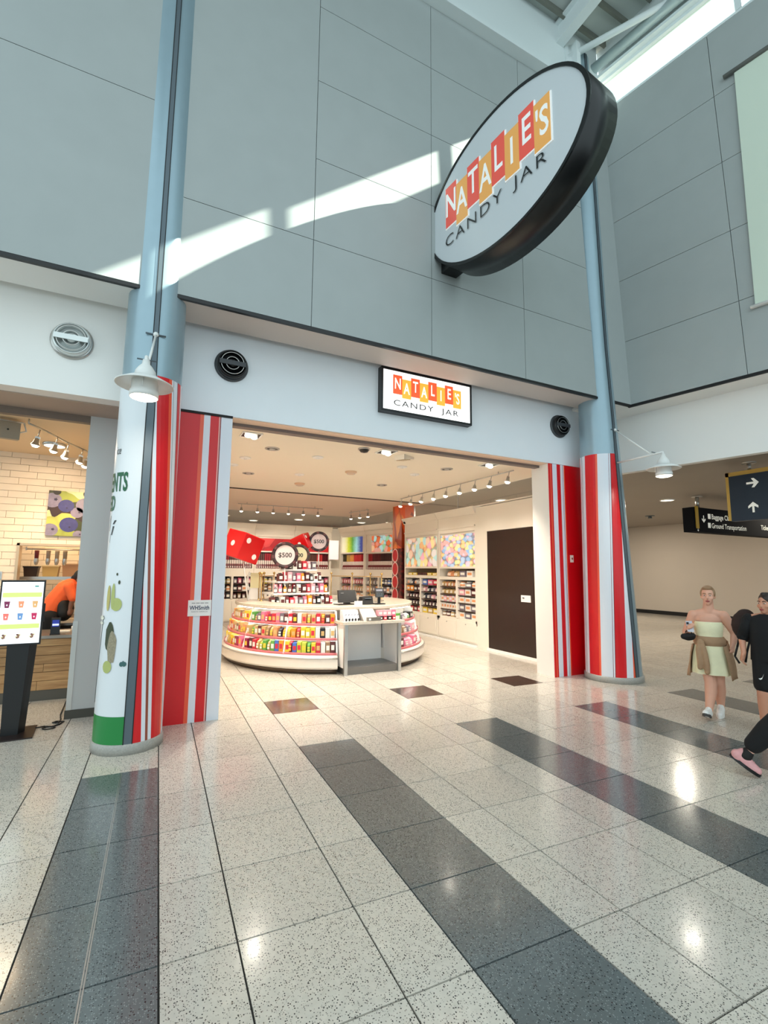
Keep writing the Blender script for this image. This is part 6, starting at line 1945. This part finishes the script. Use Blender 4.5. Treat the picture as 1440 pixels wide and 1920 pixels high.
# ---- walker leaving the picture: trailing leg with pink trainer
pa = person('walker in black trousers and pink trainers striding out of the right picture edge', (4.85, -2.55))
b = MB()
Pa = head(b, (0.46, -0.02, 1.5), 1.0, 1.3)
b.limb([(0.45, 0.0, 1.43), (0.44, 0.01, 1.32)], [0.05, 0.06])
b.limb([(0.43, -0.16, 1.29), (0.43, 0.0, 1.32), (0.43, 0.16, 1.29)], [0.055, 0.06, 0.055])
b.ell((0.42, 0, 1.15), (0.11, 0.16, 0.17)).ell((0.40, 0, 0.98), (0.10, 0.14, 0.15)).ell((0.38, 0, 0.86), (0.115, 0.15, 0.12))
b.limb([(0.43, -0.18, 1.28), (0.50, -0.22, 1.05), (0.62, -0.2, 0.93)], [0.05, 0.04, 0.028])
hand(b, (0.62, -0.2, 0.93), (1, 0.1, -0.4), (0, 0.3, 1), (-0.2, 0.6, -0.3))
b.limb([(0.43, 0.18, 1.28), (0.40, 0.24, 1.05), (0.45, 0.22, 0.85)], [0.05, 0.04, 0.028])
hand(b, (0.45, 0.22, 0.85), (0.3, 0, -1), (1, 0, 0.2), (0, -0.6, -0.3))
b.limb([(0.37, -0.08, 0.84), (0.12, -0.08, 0.50), (0.05, -0.08, 0.44), (-0.125, -0.08, 0.20)], [0.09, 0.06, 0.055, 0.036])
b.limb([(-0.125, -0.08, 0.20), (-0.13, -0.08, 0.16)], [0.034, 0.03])
b.limb([(0.40, 0.08, 0.84), (0.58, 0.08, 0.47), (0.66, 0.08, 0.10)], [0.09, 0.06, 0.036])
grow(b, 'body', skinmat('skin_light', (226, 176, 156)), pa, 0.01, 5)
b = MB(); b.ell(Pa(0, 0.03, 0.04), (0.085, 0.085, 0.09), 16, 10)
grow(b, 'hair', M_hair2, pa, 0.009, 2)
face(Pa, pa, M_hair2, mat('lips', (170, 84, 80), 0.4))
b = MB()
b.limb([(0.36, -0.08, 0.86), (0.12, -0.08, 0.52), (0.04, -0.08, 0.42), (-0.075, -0.08, 0.285)], [0.12, 0.095, 0.098, 0.075], 0, 16)
b.limb([(0.41, 0.08, 0.86), (0.58, 0.08, 0.49), (0.64, 0.08, 0.25)], [0.12, 0.09, 0.075])
b.ell((0.38, 0, 0.9), (0.13, 0.17, 0.12))
grow(b, 'trousers', M_bt, pa, 0.012, 3)
b = MB()
b.limb([(0.43, -0.17, 1.285), (0.435, 0.0, 1.32), (0.43, 0.17, 1.285)], [0.075, 0.08, 0.075]).ell((0.42, 0, 1.14), (0.135, 0.19, 0.2)).ell((0.4, 0, 0.98), (0.125, 0.165, 0.17)).limb([(0.43, -0.18, 1.27), (0.49, -0.22, 1.08)], [0.07, 0.06]).limb([(0.43, 0.18, 1.27), (0.41, 0.235, 1.08)], [0.07, 0.06])
grow(b, 'jacket', M_bt, pa, 0.014, 3)
b = MB()
b.limb([(-0.123, -0.08, 0.205), (-0.14, -0.08, 0.175)], [0.046, 0.05], 0, 14)
grow(b, 'sock', M_blackm, pa, 0.007, 3)
shoe(pa, (-0.262, -0.08, 0.15), (-0.055, -0.08, 0.012), mat('trainer_pink', (222, 160, 160), 0.6, noise=(50, 0.15)), M_black, 0.047, name='trainer')
shoe(pa, (0.6, 0.08, 0.01), (0.83, 0.08, 0.03), mat('trainer_pink', (222, 160, 160), 0.6), M_black, 0.047, name='trainer')

# ---- juice bar worker bending over the back bench
wk = person('worker in orange shirt bending over behind the juice counter', (-1.2, 4.2))
M_sk3 = skinmat('skin_deep', (120, 78, 58))
b = MB()
P3 = head(b, (0.10, -0.03, 1.63), 1.0, 0.9)
b.limb([(0.06, 0, 1.58), (0.0, 0.0, 1.54)], [0.05, 0.06])
b.limb([(-0.06, -0.15, 1.52), (-0.03, 0, 1.54), (-0.06, 0.15, 1.52)], [0.055, 0.06, 0.055])
b.limb([(-0.08, 0, 1.46), (-0.2, 0, 1.28), (-0.28, 0, 1.08)], [0.14, 0.14, 0.14])
b.limb([(-0.05, -0.17, 1.5), (0.0, -0.2, 1.3), (-0.02, -0.2, 1.17)], [0.052, 0.042, 0.03])
hand(b, (-0.02, -0.2, 1.17), (0, -0.1, -1), (1, 0, 0), (0, 0.7, 0))
b.limb([(-0.05, 0.17, 1.5), (0.06, 0.2, 1.32), (0.14, 0.16, 1.18)], [0.052, 0.042, 0.03])
hand(b, (0.14, 0.16, 1.18), (0.6, -0.1, -1), (1, 0, 0), (0, -0.7, 0))
b.limb([(-0.28, -0.08, 1.02), (-0.28, -0.09, 0.55), (-0.3, -0.08, 0.09)], [0.1, 0.065, 0.04])
b.limb([(-0.28, 0.08, 1.02), (-0.27, 0.09, 0.55), (-0.29, 0.08, 0.09)], [0.1, 0.065, 0.04])
grow(b, 'body', M_sk3, wk, 0.011, 5)
b = MB(); b.ell(P3(0, 0.025, 0.045), (0.095, 0.1, 0.1), 16, 10).ell(P3(0, 0.1, 0.0), (0.07, 0.06, 0.07))
grow(b, 'hair', M_blackm, wk, 0.01, 2)
face(P3, wk, M_blackm, mat('lips_deep', (120, 60, 56), 0.4))
b = MB()
b.limb([(-0.05, 0, 1.5), (-0.09, 0, 1.44), (-0.2, 0, 1.28), (-0.29, 0, 1.1)], [0.13, 0.165, 0.165, 0.16])
b.limb([(-0.06, -0.16, 1.51), (0.0, -0.2, 1.33)], [0.075, 0.065]).limb([(-0.06, 0.16, 1.51), (0.05, 0.2, 1.35)], [0.075, 0.065])
grow(b, 'shirt', mat('shirt_orange', (232, 96, 44), 0.8, noise=(9, 0.15)), wk, 0.012, 4)
b = MB()
b.limb([(-0.28, -0.08, 1.04), (-0.28, -0.09, 0.55), (-0.3, -0.08, 0.12)], [0.13, 0.09, 0.07]).limb([(-0.28, 0.08, 1.04), (-0.27, 0.09, 0.55), (-0.29, 0.08, 0.12)], [0.13, 0.09, 0.07])
grow(b, 'trousers', M_bt, wk, 0.014, 3)
b = MB()
b.limb([(-0.12, -0.1, 1.22), (-0.1, -0.12, 1.1)], [0.09, 0.09]).ell((-0.1, -0.08, 1.16), (0.14, 0.06, 0.2))
grow(b, 'apron', M_blackm, wk, 0.012, 3)
shoe(wk, (-0.33, -0.08, 0.005), (-0.09, -0.08, 0.005), M_black, M_blackm, 0.046, name='work_shoe')
shoe(wk, (-0.33, 0.08, 0.005), (-0.09, 0.08, 0.005), M_black, M_blackm, 0.046, name='work_shoe')
wt = thing('work_bench', 'dark back bench behind the juice bar worker', 'bench', (-1.35, 4.48, 0))
B(-0.9, 0.48, 0.0, 0.5, 0.86, 0.9).build('bench_top', M_chrome, wt)
B(-0.88, 0.46, 0.04, 0.48, 0.0, 0.86).build('cupboard', mat('bench_dark', (40, 34, 30), 0.5), wt)
